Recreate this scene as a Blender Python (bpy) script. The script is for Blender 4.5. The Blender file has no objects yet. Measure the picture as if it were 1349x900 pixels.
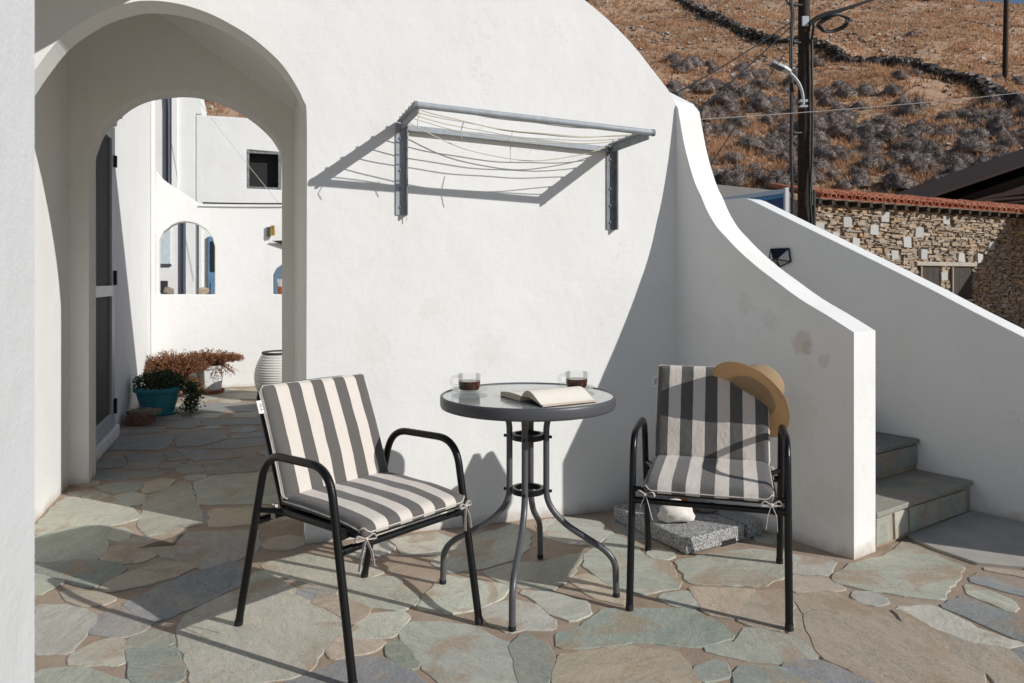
import bpy, bmesh, math, random
from mathutils import Vector, Matrix, noise
R = math.radians
scene = bpy.context.scene

# ---------------------------------------------------------------- camera, sky, sun, exposure
cam_d = bpy.data.cameras.new('camera'); cam = bpy.data.objects.new('camera', cam_d)
scene.collection.objects.link(cam); scene.camera = cam
cam.location = (0, 0, 1.10); cam.rotation_euler = (R(90), 0, 0)
cam_d.sensor_width = 36; cam_d.lens = 985 / 1349 * 36; cam_d.shift_y = -80 / 1349
cam_d.clip_start = 0.05; cam_d.clip_end = 2000
cam_d.dof.use_dof = True; cam_d.dof.focus_distance = 3.0; cam_d.dof.aperture_fstop = 9.0
TO_SUN = Vector((1.113, -0.556, 0.649)).normalized()
world = bpy.data.worlds.new('World'); scene.world = world; world.use_nodes = True
wn = world.node_tree.nodes; wl = world.node_tree.links
sky = wn.new('ShaderNodeTexSky'); sky.sky_type = 'NISHITA'; sky.sun_disc = False
sky.sun_elevation = math.asin(TO_SUN.z); sky.sun_rotation = math.atan2(TO_SUN.x, TO_SUN.y)
sky.altitude = 50; sky.air_density = 1.0; sky.dust_density = 0.3; sky.ozone_density = 2.0
bg = wn['Background']; bg.inputs[1].default_value = 0.066; wl.new(sky.outputs[0], bg.inputs[0])
sun_d = bpy.data.lights.new('sun', 'SUN'); sun_d.energy = 4.2; sun_d.angle = R(0.5); sun_d.color = (1.0, 0.975, 0.94)
sun = bpy.data.objects.new('sun', sun_d); scene.collection.objects.link(sun)
sun.rotation_euler = TO_SUN.to_track_quat('Z', 'Y').to_euler(); sun.location = TO_SUN * 30
vs = scene.view_settings
vs.view_transform = 'Standard'; vs.look = 'None'; vs.gamma = 1.0; vs.exposure = -0.10; vs.use_curve_mapping = False
scene.render.engine = 'CYCLES'
scene.cycles.max_bounces = 8; scene.cycles.diffuse_bounces = 6; scene.cycles.transparent_max_bounces = 16
scene.render.resolution_x = 1024; scene.render.resolution_y = 683

# ---------------------------------------------------------------- helpers
COL = scene.collection
class Geo:
    def __init__(s): s.V = []; s.F = []
    def add(s, V, F):
        o = len(s.V); s.V += [tuple(v) for v in V]; s.F += [tuple(i + o for i in f) for f in F]; return s
def link(name, me, parent=None):
    o = bpy.data.objects.new(name, me); COL.objects.link(o)
    if parent is not None: o.parent = parent
    return o
def rootmat(p):
    m = Matrix.LocRotScale(p.location, p.rotation_euler, p.scale)
    return rootmat(p.parent) @ m if p.parent else m
def mk(name, g, mat, parent=None, smooth=False, bevel=0, seg=2, local=False, angle=40, at=None):
    """one mesh object; g in world coordinates unless local"""
    V, F = (g.V, g.F) if isinstance(g, Geo) else g
    V = [Vector(v) for v in V]
    loc = None
    if not local:
        if parent is not None:
            mi = rootmat(parent).inverted(); V = [mi @ v for v in V]
        else:
            xs = [v.x for v in V]; ys = [v.y for v in V]; zs = [v.z for v in V]
            loc = Vector(((min(xs)+max(xs))/2, (min(ys)+max(ys))/2, min(zs))); V = [v - loc for v in V]
    me = bpy.data.meshes.new(name); me.from_pydata([tuple(v) for v in V], [], F)
    bm = bmesh.new(); bm.from_mesh(me); bmesh.ops.recalc_face_normals(bm, faces=bm.faces); bm.to_mesh(me); bm.free()
    me.materials.append(mat)
    if smooth:
        me.polygons.foreach_set('use_smooth', [True]*len(me.polygons))
        try: me.set_sharp_from_angle(angle=R(angle))
        except Exception: pass
    o = link(name, me, parent)
    if loc is not None: o.location = loc
    if bevel:
        b = o.modifiers.new('bevel', 'BEVEL'); b.width = bevel; b.segments = seg; b.limit_method = 'ANGLE'; b.angle_limit = R(35)
    return o
def tag(o, label, cat=None, group=None, kind=None):
    if label: o['label'] = label
    if cat: o['category'] = cat
    if group: o['group'] = group
    if kind: o['kind'] = kind
    return o
def thing(name, label, cat, loc=(0,0,0), rz=0, group=None):
    o = bpy.data.objects.new(name, None); COL.objects.link(o); o.location = loc; o.rotation_euler = (0,0,rz)
    o.empty_display_size = .1
    return tag(o, label, cat, group)
def struct(o): o['kind'] = 'structure'; return o
# local frame of the house: u along the white wall, v into the passage
O2 = Vector((-0.8607, 3.1225)); UU = Vector((0.94574, 0.32493)); VV = Vector((-0.32493, 0.94574))

def W(u, v, z=0.0):
    p = O2 + UU*u + VV*v; return Vector((p.x, p.y, z))
# stair frame: s runs up the flight, n across it
E1 = Vector((1.3466, 2.9443)); SS = Vector((-0.58199, 0.81319)); NN = Vector((0.81319, 0.58199))
def S(s, n, z=0.0):
    p = E1 + SS*s + NN*n; return Vector((p.x, p.y, z))
def boxf(f, a, b):
    """box between corners a and b of a frame function f(x,y,z)"""
    V = [f(x, y, z) for x in (a[0], b[0]) for y in (a[1], b[1]) for z in (a[2], b[2])]
    return V, [(0,1,3,2),(4,6,7,5),(0,4,5,1),(2,3,7,6),(0,2,6,4),(1,5,7,3)]
I3 = lambda x, y, z: Vector((x, y, z))
def box(c, s): return boxf(I3, [c[i]-s[i]/2 for i in range(3)], [c[i]+s[i]/2 for i in range(3)])
def prism(poly, fa, fb, holes=()):
    """poly: list of 2D points; fa / fb map a 2D point to the front / back 3D point; holes cut right through"""
    bm = bmesh.new(); rings = []; es = []
    for ring in [poly] + list(holes):
        vs_ = [bm.verts.new((p[0], p[1], 0)) for p in ring]; rings.append(vs_)
        es += [bm.edges.new((vs_[i], vs_[(i+1) % len(vs_)])) for i in range(len(vs_))]
    bmesh.ops.triangle_fill(bm, use_beauty=True, edges=es)
    bm.verts.index_update(); P = [(v.co.x, v.co.y) for v in bm.verts]; n = len(P)
    T = [tuple(v.index for v in f.verts) for f in bm.faces]; RI = [[v.index for v in r] for r in rings]; bm.free()
    V = [fa(p) for p in P] + [fb(p) for p in P]
    F = T + [tuple(i+n for i in reversed(t)) for t in T]
    for r in RI: F += [(r[i], r[(i+1) % len(r)], n+r[(i+1) % len(r)], n+r[i]) for i in range(len(r))]
    return V, F
def fillet(pts, rad, n=6):
    pts = [Vector(p) for p in pts]; out = [pts[0]]
    for i in range(1, len(pts)-1):
        a, b, c = pts[i-1], pts[i], pts[i+1]
        d1 = (a-b); d2 = (c-b); r = min(rad, d1.length*.49, d2.length*.49)
        p1 = b + d1.normalized()*r; p2 = b + d2.normalized()*r
        for k in range(n+1):
            t = k/n; out.append(p1*(1-t)**2 + b*2*t*(1-t) + p2*t*t)
    out.append(pts[-1]); return out
def tube(pts, r, n=10, closed=False, flat=1.0, cap=True):
    pts = [Vector(p) for p in pts]; m = len(pts); V = []; F = []
    T = []
    for i in range(m):
        a = pts[i-1] if (i > 0 or closed) else pts[i]; b = pts[(i+1) % m] if (i < m-1 or closed) else pts[i]
        T.append((b-a).normalized())
    ref = Vector((0,0,1)) if abs(T[0].z) < .9 else Vector((1,0,0))
    nrm = (ref - T[0]*ref.dot(T[0])).normalized()
    for i in range(m):
        nrm = (nrm - T[i]*nrm.dot(T[i])).normalized(); bn = T[i].cross(nrm)
        rr = r[i] if isinstance(r, (list, tuple)) else r
        for k in range(n):
            a = 2*math.pi*k/n; V.append(pts[i] + nrm*math.cos(a)*rr*flat + bn*math.sin(a)*rr)
    for i in range(m if closed else m-1):
        j = (i+1) % m
        for k in range(n): F.append((i*n+k, i*n+(k+1) % n, j*n+(k+1) % n, j*n+k))
    if cap and not closed:
        F.append(tuple(range(n-1, -1, -1))); F.append(tuple((m-1)*n+k for k in range(n)))
    return V, F
def lathe(prof, n=32, c=(0,0,0), close=False):
    V = []; F = []; m = len(prof)
    for r, z in prof:
        for k in range(n):
            a = 2*math.pi*k/n; V.append((c[0]+r*math.cos(a), c[1]+r*math.sin(a), c[2]+z))
    for i in range(m if close else m-1):
        for k in range(n):
            j = (i+1) % m; F.append((i*n+k, i*n+(k+1) % n, j*n+(k+1) % n, j*n+k))
    return V, F
def disc(r, z, n=32, c=(0,0)): return [(c[0]+r*math.cos(2*math.pi*k/n), c[1]+r*math.sin(2*math.pi*k/n), z) for k in range(n)], [tuple(range(n))]
def rock(g, c, s, rnd, sub=1, rz=None):
    """lumpy stone: a jittered low icosphere"""
    bm = bmesh.new(); bmesh.ops.create_icosphere(bm, subdivisions=sub, radius=1)
    a = rnd.uniform(0, 6.28) if rz is None else rz; off = Vector((rnd.uniform(0,50), rnd.uniform(0,50), 0))
    V = []
    for v in bm.verts:
        p = v.co * (1 + .45*noise.noise(v.co*1.3+off)); x, y = p.x*s[0], p.y*s[1]
        V.append((c[0]+x*math.cos(a)-y*math.sin(a), c[1]+x*math.sin(a)+y*math.cos(a), c[2]+p.z*s[2]))
    bm.verts.index_update(); g.add(V, [tuple(v.index for v in f.verts) for f in bm.faces]); bm.free(); return g
def text_mesh(name, body, size, mat, parent, M, depth=.001):
    cu = bpy.data.curves.new(name, 'FONT'); cu.body = body; cu.size = size; cu.extrude = depth; cu.align_x = 'CENTER'; cu.align_y = 'CENTER'
    t = bpy.data.objects.new('tmp_text', cu); COL.objects.link(t)
    dg = bpy.context.evaluated_depsgraph_get(); me = bpy.data.meshes.new_from_object(t.evaluated_get(dg)); me.name = name
    bpy.data.objects.remove(t); bpy.data.curves.remove(cu)
    me.transform(M); me.materials.clear(); me.materials.append(mat); return link(name, me, parent)

# ---------------------------------------------------------------- materials
class N:
    def __init__(s, name):
        s.m = bpy.data.materials.new(name); s.m.use_nodes = True; s.t = s.m.node_tree; s.b = s.t.nodes['Principled BSDF']
    def n(s, typ, **k):
        x = s.t.nodes.new(typ)
        for a, b in k.items(): setattr(x, a, b)
        return x
    def l(s, a, b): s.t.links.new(a, b)
    def set(s, **k):
        for a, v in k.items():
            a = a.replace('_', ' ')
            if a in s.b.inputs: s.b.inputs[a].default_value = v
        return s
    def pos(s, obj=False):
        return s.n('ShaderNodeTexCoord').outputs['Object'] if obj else s.n('ShaderNodeNewGeometry').outputs['Position']
    def scale(s, vec, sc):
        m = s.n('ShaderNodeMapping'); m.inputs['Scale'].default_value = sc; s.l(vec, m.inputs[0]); return m.outputs[0]
    def noise(s, vec, scale, detail=5, rough=.6, out='Fac', dist=0):
        x = s.n('ShaderNodeTexNoise'); x.inputs['Scale'].default_value = scale; x.inputs['Detail'].default_value = detail
        x.inputs['Roughness'].default_value = rough; x.inputs['Distortion'].default_value = dist; s.l(vec, x.inputs['Vector']); return x.outputs[out]
    def ramp(s, fac, stops):
        r = s.n('ShaderNodeValToRGB'); e = r.color_ramp.elements
        while len(e) < len(stops): e.new(.5)
        for el, (p, c) in zip(e, stops): el.position = p; el.color = (c[0], c[1], c[2], 1) if hasattr(c, '__len__') else (c, c, c, 1)
        s.l(fac, r.inputs[0]); return r.outputs[0]
    def mix(s, fac, a, b, mode='MIX'):
        x = s.n('ShaderNodeMix', data_type='RGBA', blend_type=mode)
        for v, i in ((fac, 0), (a, 6), (b, 7)):
            if hasattr(v, 'is_output') or isinstance(v, bpy.types.NodeSocket): s.l(v, x.inputs[i])
            elif i == 0: x.inputs[0].default_value = v
            else: x.inputs[i].default_value = (v[0], v[1], v[2], 1)
        return x.outputs[2]
    def math(s, op, a, b=0.0):
        x = s.n('ShaderNodeMath', operation=op)
        for v, i in ((a, 0), (b, 1)):
            if isinstance(v, bpy.types.NodeSocket): s.l(v, x.inputs[i])
            else: x.inputs[i].default_value = v
        return x.outputs[0]
    def bump(s, h, strength, dist, prev=None):
        x = s.n('ShaderNodeBump'); x.inputs['Strength'].default_value = strength; x.inputs['Distance'].default_value = dist
        s.l(h, x.inputs['Height'])
        if prev is not None: s.l(prev, x.inputs['Normal'])
        return x.outputs[0]
    def color(s, c): s.l(c, s.b.inputs['Base Color']); return s
    def normal(s, c): s.l(c, s.b.inputs['Normal']); return s

def plain(name, c, rough=.5, metal=0, nz=0, nsc=60, bump=0):
    m = N(name); m.set(Roughness=rough, Metallic=metal, Base_Color=(c[0], c[1], c[2], 1))
    if nz or bump:
        f = m.noise(m.pos(True), nsc, 4)
        if nz: m.color(m.mix(m.ramp(f, [(.3, 0), (.7, 1)]), [x*(1-nz) for x in c], [min(1, x*(1+nz)) for x in c]))
        if bump: m.normal(m.bump(f, bump, .002))
    return m.m
def plaster(name, c=(.82,.815,.80), dirt=.10, warm=(.62,.57,.49), stains=(), fine=1.0, foot=True, cracks=.35):
    m = N(name); m.set(Roughness=.88); m.b.inputs['Specular IOR Level'].default_value = .25
    p = m.pos()
    big = m.noise(p, 1.6, 5, .6); streak = m.noise(m.scale(p, (5, 5, .5)), 1.4, 5, .65)
    c1 = m.mix(m.ramp(big, [(.38, 0), (.72, 1)]), c, [c[0]*.945, c[1]*.94, c[2]*.925])
    c2 = m.mix(m.math('MULTIPLY', m.ramp(streak, [(.55, 0), (.8, 1)]), dirt), c1, warm)
    if foot:
        sep = m.n('ShaderNodeSeparateXYZ'); m.l(p, sep.inputs[0])
        hgt = m.math('ADD', sep.outputs[2], m.math('MULTIPLY', m.math('SUBTRACT', m.noise(p, 9, 5, .65), .5), .14))
        mr = m.n('ShaderNodeMapRange'); mr.inputs[1].default_value = -.01; mr.inputs[2].default_value = .05
        mr.inputs[3].default_value = .8; mr.inputs[4].default_value = 0; m.l(hgt, mr.inputs[0])
        c2 = m.mix(mr.outputs[0], c2, (.46,.38,.30))
    for (ctr, rad, amt) in stains:
        vd = m.n('ShaderNodeVectorMath', operation='DISTANCE'); vd.inputs[1].default_value = ctr; m.l(p, vd.inputs[0])
        d = m.math('ADD', vd.outputs['Value'], m.math('MULTIPLY', m.math('SUBTRACT', m.noise(p, 22, 8, .78), .5), rad*3.2))
        mr = m.n('ShaderNodeMapRange'); mr.inputs[1].default_value = rad*.7; mr.inputs[2].default_value = rad*.95
        mr.inputs[3].default_value = amt; mr.inputs[4].default_value = 0; m.l(d, mr.inputs[0])
        c2 = m.mix(mr.outputs[0], c2, (.55,.43,.33))
    vor = m.n('ShaderNodeTexVoronoi', feature='DISTANCE_TO_EDGE'); vor.inputs['Scale'].default_value = 1.15
    wob = m.n('ShaderNodeVectorMath', operation='ADD'); m.l(p, wob.inputs[0]); sc_ = m.n('ShaderNodeVectorMath', operation='SCALE'); sc_.inputs['Scale'].default_value = .55
    m.l(m.noise(p, 2.8, 6, .65, out='Color'), sc_.inputs[0]); m.l(sc_.outputs[0], wob.inputs[1]); m.l(wob.outputs[0], vor.inputs['Vector'])
    crack = m.math('MULTIPLY', m.ramp(vor.outputs['Distance'], [(.0, 1), (.0028, 0)]), m.ramp(m.noise(p, .9, 3), [(.50, 0), (.62, 1)]))
    c2 = m.mix(m.math('MULTIPLY', crack, cracks), c2, (.40,.36,.31))
    blotch = m.noise(p, 5.5, 6, .7, dist=.6); c2 = m.mix(m.math('MULTIPLY', m.ramp(blotch, [(.56, 0), (.74, 1)]), dirt*.9), c2, warm)
    m.color(c2)
    brush = m.noise(m.scale(p, (1, 1, 9)), 5, 5, .7, dist=.4)
    b0 = m.bump(brush, .12*fine, .006)
    b = m.bump(m.noise(p, 2.2, 3, .5), .35, .03, b0)
    b = m.bump(m.noise(m.scale(p, (1, 1, .8)), 22, 5, .6), .2*fine, .008, b)
    b = m.bump(m.noise(p, 170, 4, .6), .22*fine, .003, b)
    m.normal(b); return m.m

M_WALL = plaster('white_plaster', stains=[(tuple(W(.53,0,.97)), .06, .10), (tuple(W(.28,0,.80)), .09, .08), (tuple(W(.80,0,.78)), .10, .09), (tuple(W(1.0,0,.95)), .05, .08)])
M_STAIRW = plaster('stained_white_plaster', dirt=.28, warm=(.60,.54,.45), stains=[
    ((1.212, 3.132, .85), .058, .42), ((1.225, 3.112, .815), .03, .40), ((1.272, 3.05, .775), .03, .34), ((1.05, 3.36, 1.0), .06, .14), ((1.12,3.26,.93), .05,.14), ((1.2,3.15,.55),.12,.12), ((1.28,3.04,.2),.10,.16)])
M_WALL2 = plaster('old_white_plaster', c=(.80,.80,.79), dirt=.22, fine=1.3)
M_CREAM = plaster('cream_plaster', c=(.82,.81,.77), dirt=.22, fine=1.4)
M_CONC = plaster('grey_concrete', c=(.17,.17,.165), dirt=.5, warm=(.12,.11,.10), fine=1.6, foot=False)
M_RAMP = plain('smooth_cement', (.42,.39,.345), .8, nz=.14, nsc=9, bump=.25)

def stone_mat():
    m = N('slate_paving'); oi = m.n('ShaderNodeObjectInfo'); tc = m.n('ShaderNodeNewGeometry').outputs['Position']
    rot = m.n('ShaderNodeVectorRotate', rotation_type='Z_AXIS'); m.l(tc, rot.inputs['Vector']); m.l(m.math('MULTIPLY', oi.outputs['Random'], 6.28), rot.inputs['Angle'])
    off = m.n('ShaderNodeVectorMath', operation='ADD'); m.l(rot.outputs[0], off.inputs[0]); cmb = m.n('ShaderNodeCombineXYZ'); m.l(m.math('MULTIPLY', oi.outputs['Random'], 37.0), cmb.inputs[2]); m.l(cmb.outputs[0], off.inputs[1])
    p = off.outputs[0]
    a = m.noise(m.scale(p, (1, 2.4, 1)), 2.6, 9, .68, dist=.6); b = m.noise(m.scale(p, (1, 3.5, 1)), 9, 8, .72, dist=.9)
    fine = m.noise(tc, 130, 5, .75); mid = m.noise(tc, 34, 6, .72); blot = m.noise(p, 3.4, 7, .68, dist=.8); blot2 = m.noise(tc, 1.4, 6, .7, dist=.5)
    base = oi.outputs['Color']
    lay = m.math('FRACT', m.math('MULTIPLY', a, 7.0))                        # split layers of the slate
    c = m.mix(m.ramp(a, [(.3, 0), (.68, 1)]), base, m.mix(1.0, base, (.70,.73,.69), 'MULTIPLY'))
    c = m.mix(m.math('MULTIPLY', m.ramp(lay, [(0, 1), (.35, 0)]), .30), c, m.mix(1.0, base, (1.30,1.24,1.12), 'MULTIPLY'))
    c = m.mix(m.math('MULTIPLY', m.ramp(b, [(.46, 0), (.66, 1)]), .5), c, m.mix(1.0, base, (1.24,1.17,1.05), 'MULTIPLY'))
    c = m.mix(m.math('MULTIPLY', m.ramp(blot, [(.53, 0), (.61, 1)]), .66), c, (.38,.265,.17))
    c = m.mix(m.math('MULTIPLY', m.ramp(blot2, [(.54, 0), (.66, 1)]), .55), c, (.46,.39,.31))
    c = m.mix(m.math('MULTIPLY', m.ramp(lay, [(.0, 0), (.92, 0), (.985, 1)]), .5), c, (.13,.12,.10))
    c = m.mix(m.math('MULTIPLY', m.ramp(mid, [(.30, 1), (.44, 0)]), .40), c, m.mix(1.0, base, (.50,.50,.48), 'MULTIPLY'))
    c = m.mix(m.math('MULTIPLY', m.ramp(fine, [(.52, 0), (.70, 1)]), .42), c, (.62,.60,.54))
    c = m.mix(m.math('MULTIPLY', m.ramp(fine, [(.30, 1), (.43, 0)]), .45), c, (.13,.125,.11))
    m.color(c); m.set(Roughness=.78); m.b.inputs['Specular IOR Level'].default_value = .35
    bb = m.bump(lay, .16, .003); bb = m.bump(b, .28, .006, bb); bb = m.bump(mid, .45, .004, bb); bb = m.bump(fine, .5, .0025, bb); m.normal(bb); return m.m
M_STONE = stone_mat()
def mortar_mat():
    m = N('sandy_mortar'); p = m.pos(); a = m.noise(p, 5, 6, .65); f = m.noise(p, 120, 5, .7)
    c = m.ramp(a, [(.25, (.27,.19,.135)), (.5, (.36,.275,.205)), (.75, (.45,.375,.30))])
    c = m.mix(m.math('MULTIPLY', m.ramp(f, [(.35, 1), (.5, 0)]), .45), c, (.22,.165,.12))
    m.color(c); m.set(Roughness=.9); m.normal(m.bump(f, .5, .004, m.bump(a, .4, .02))); return m.m
M_MORTAR = mortar_mat()
M_BLACK = plain('black_powder_coat', (.006,.006,.007), .33, nz=.1, nsc=200); M_BLACK.node_tree.nodes['Principled BSDF'].inputs['Specular IOR Level'].default_value = .32; M_RUBBER = plain('black_rubber', (.01,.01,.01), .7)
M_GREY = plain('graphite_steel', (.085,.087,.095), .36, nz=.06, nsc=150)
M_RIM = plain('graphite_rim', (.075,.077,.085), .42, nz=.06, nsc=150)
def fabric(name, stripes=True, c=(.74,.70,.63)):
    m = N(name); p = m.pos(True); sep = m.n('ShaderNodeSeparateXYZ'); m.l(p, sep.inputs[0])
    wv = m.noise(m.scale(p, (1, .15, .15)), 900, 2); wv2 = m.noise(m.scale(p, (.15, 1, 1)), 900, 2)
    weave = m.math('ADD', wv, wv2)
    if stripes:
        wob = m.math('MULTIPLY', m.math('SUBTRACT', m.noise(p, 7, 2), .5), .004)
        t = m.math('MODULO', m.math('MULTIPLY', m.math('ADD', m.math('ADD', sep.outputs[0], wob), 2.0*.0456*10+.205), 1/(.0456*2)), 1.0)
        f = m.math('LESS_THAN', t, .5)
        c = m.mix(f, (.60,.535,.475), (.098,.092,.086))
        c = m.mix(.12, c, m.ramp(weave, [(.6, .0), (1.4, 1.)]), 'OVERLAY'); m.color(c)
    else: m.set(Base_Color=(c[0], c[1], c[2], 1))
    m.set(Roughness=.95); m.b.inputs['Sheen Weight'].default_value = .15
    m.normal(m.bump(weave, .35, .0012, m.bump(m.noise(m.scale(p, (1, .6, .6)), 20, 4, .6), .5, .012))); return m.m
M_STRIPE = fabric('striped_canvas'); M_CANVAS = fabric('cream_canvas', False, (.56,.52,.46))
M_TIE = fabric('tie_fabric', False, (.55,.50,.46))
M_MESH = plain('black_textilene', (.015,.015,.016), .8, bump=.5)
def straw():
    m = N('woven_straw'); p = m.pos(True); 
    sep = m.n('ShaderNodeSeparateXYZ'); m.l(p, sep.inputs[0])
    r = m.math('SQRT', m.math('ADD', m.math('MULTIPLY', sep.outputs[0], sep.outputs[0]), m.math('MULTIPLY', sep.outputs[1], sep.outputs[1])))
    ring = m.math('ADD', m.math('MULTIPLY', r, 780), m.math('MULTIPLY', sep.outputs[2], 780)); w1 = m.math('SINE', ring)
    ang = m.math('ARCTAN2', sep.outputs[1], sep.outputs[0]); w2 = m.math('SINE', m.math('MULTIPLY', ang, 120))
    w = m.math('MULTIPLY', w1, w2)
    m.color(m.mix(m.ramp(m.math('ADD', m.math('MULTIPLY', w, .5), .5), [(.15, 0), (.85, 1)]), (.50,.31,.15), (.88,.70,.46)))
    m.set(Roughness=.7); bn_ = m.bump(m.math('ADD', w, m.math('MULTIPLY', w1, .6)), .7, .004); m.normal(bn_)
    tl = m.n('ShaderNodeBsdfTranslucent'); tl.inputs[0].default_value = (.80,.60,.38,1); mx = m.n('ShaderNodeMixShader'); mx.inputs[0].default_value = .38
    m.l(m.b.outputs[0], mx.inputs[1]); m.l(tl.outputs[0], mx.inputs[2]); m.l(mx.outputs[0], m.t.nodes['Material Output'].inputs[0]); return m.m
M_STRAW = straw()
def thin_glass(name, tint=(.93,.96,.95), spec=.9):
    m = N(name); tr = m.n('ShaderNodeBsdfTransparent'); tr.inputs[0].default_value = (*tint, 1)
    gl = m.n('ShaderNodeBsdfGlossy'); gl.inputs['Roughness'].default_value = .02
    fr = m.n('ShaderNodeFresnel'); fr.inputs[0].default_value = 1.6; mx = m.n('ShaderNodeMixShader')
    m.l(m.math('MULTIPLY', fr.outputs[0], spec), mx.inputs[0]); m.l(tr.outputs[0], mx.inputs[1]); m.l(gl.outputs[0], mx.inputs[2])
    m.l(mx.outputs[0], m.t.nodes['Material Output'].inputs[0]); return m.m
M_GLASS = thin_glass('clear_glass', (.98,.988,.985), .55); M_COFFEE = plain('coffee', (.085,.024,.010), .12)
def top_glass():
    m = N('frosted_table_glass'); p = m.pos(True); f = m.noise(p, 90, 4)
    m.color(m.mix(f, (.30,.34,.32), (.38,.42,.40))); m.set(Roughness=.16); m.b.inputs['Coat Weight'].default_value = .6; m.b.inputs['Coat Roughness'].default_value = .05
    m.normal(m.bump(f, .08, .002)); return m.m
M_TOP = top_glass()
def pages(name, c, along):
    m = N(name); p = m.pos(True); n1 = m.noise(m.scale(p, along), 1.0, 2)
    m.color(m.mix(m.ramp(n1, [(.35, 0), (.65, 1)]), [x*.72 for x in c], c)); m.set(Roughness=.85); return m.m
M_PAGE = plain('book_page', (.80,.74,.65), .85, nz=.03); M_PEDGE = pages('page_edges', (.74,.62,.48), (3, 3, 1500)); M_COVER = plain('navy_cover', (.012,.016,.05), .4)
def text_page():
    m = N('printed_page'); p = m.pos(True); sep = m.n('ShaderNodeSeparateXYZ'); m.l(p, sep.inputs[0])
    line = m.math('LESS_THAN', m.math('MODULO', m.math('MULTIPLY', sep.outputs[0], 190), 1.0), .45)
    ink = m.math('GREATER_THAN', m.noise(m.scale(p, (60, 900, 1)), 1.0, 2), .47)
    inx = m.math('MULTIPLY', m.math('GREATER_THAN', sep.outputs[0], .022), m.math('LESS_THAN', sep.outputs[0], .17))
    iny = m.math('MULTIPLY', m.math('GREATER_THAN', sep.outputs[1], .02), m.math('LESS_THAN', sep.outputs[1], .105))
    f = m.math('MULTIPLY', m.math('MULTIPLY', line, ink), m.math('MULTIPLY', inx, iny))
    m.color(m.mix(m.math('MULTIPLY', f, .6), (.80,.75,.67), (.25,.22,.20))); m.set(Roughness=.85); return m.m
M_TEXT = text_page()
M_PAINT = plain('pale_grey_paint', (.36,.39,.42), .5, nz=.14, nsc=30, bump=.2); M_PAINTD = plain('dark_grey_paint', (.20,.215,.235), .55, nz=.25, nsc=30, bump=.3)
M_ROPE = plain('cream_cord', (.62,.57,.45), .9, nz=.15, nsc=400)
def granite():
    m = N('speckled_granite'); p = m.pos(True); a = m.noise(p, 150, 2, .5); b = m.noise(p, 95, 3, .6)
    c = m.ramp(a, [(.36, (.11,.11,.112)), (.46, (.24,.24,.24)), (.54, (.36,.36,.355)), (.66, (.50,.50,.49))])
    m.color(m.mix(m.ramp(b, [(.60, 0), (.70, 1)]), c, (.13,.13,.135))); m.set(Roughness=.75); m.normal(m.bump(a, .3, .002)); return m.m
M_GRANITE = granite()
M_WSTONE = plain('white_rough_stone', (.72,.67,.62), .9, nz=.10, nsc=45, bump=.7); M_DSTONE = plain('dark_rough_stone', (.16,.15,.14), .9, nz=.3, nsc=40, bump=.8)
M_WOOD = plain('orange_wood', (.34,.14,.045), .6, nz=.25, nsc=30)

# ---------------------------------------------------------------- ground and patio
def terr(X, Y):
    if Y < 28: base = 4.6*max(0, (Y-20)/8)
    else: base = 4.6 + .5*(Y-28)
    zm = 35.2 - 1.1*(X-50); k = 2.0
    if zm - base > 40: r = base
    else:
        mlo = min(base, zm); r = mlo - k*math.log(math.exp(-(base-mlo)/k) + math.exp(-(zm-mlo)/k))
    if Y > 26:
        a = min(1, (Y-26)/6); q = Vector((X*.09, Y*.09, 0))
        r += a*(1.1*noise.noise(q) + .45*noise.noise(q*3.1) + .16*noise.noise(q*9))
    return r
g = Geo(); g.add([(-600,-600,-.06),(600,-600,-.06),(600,600,-.06),(-600,600,-.06)], [(0,1,2,3)])
M_EARTH = plain('dry_earth', (.22,.16,.10), .95, nz=.25, nsc=.3)
struct(mk('ground', g, M_EARTH))
patio = Geo(); patio.add(*boxf(W, (-3.2, -4.4, -.05), (4.5, 5.6, 0)))
patio_floor = struct(mk('patio_floor', patio, M_MORTAR))

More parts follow.
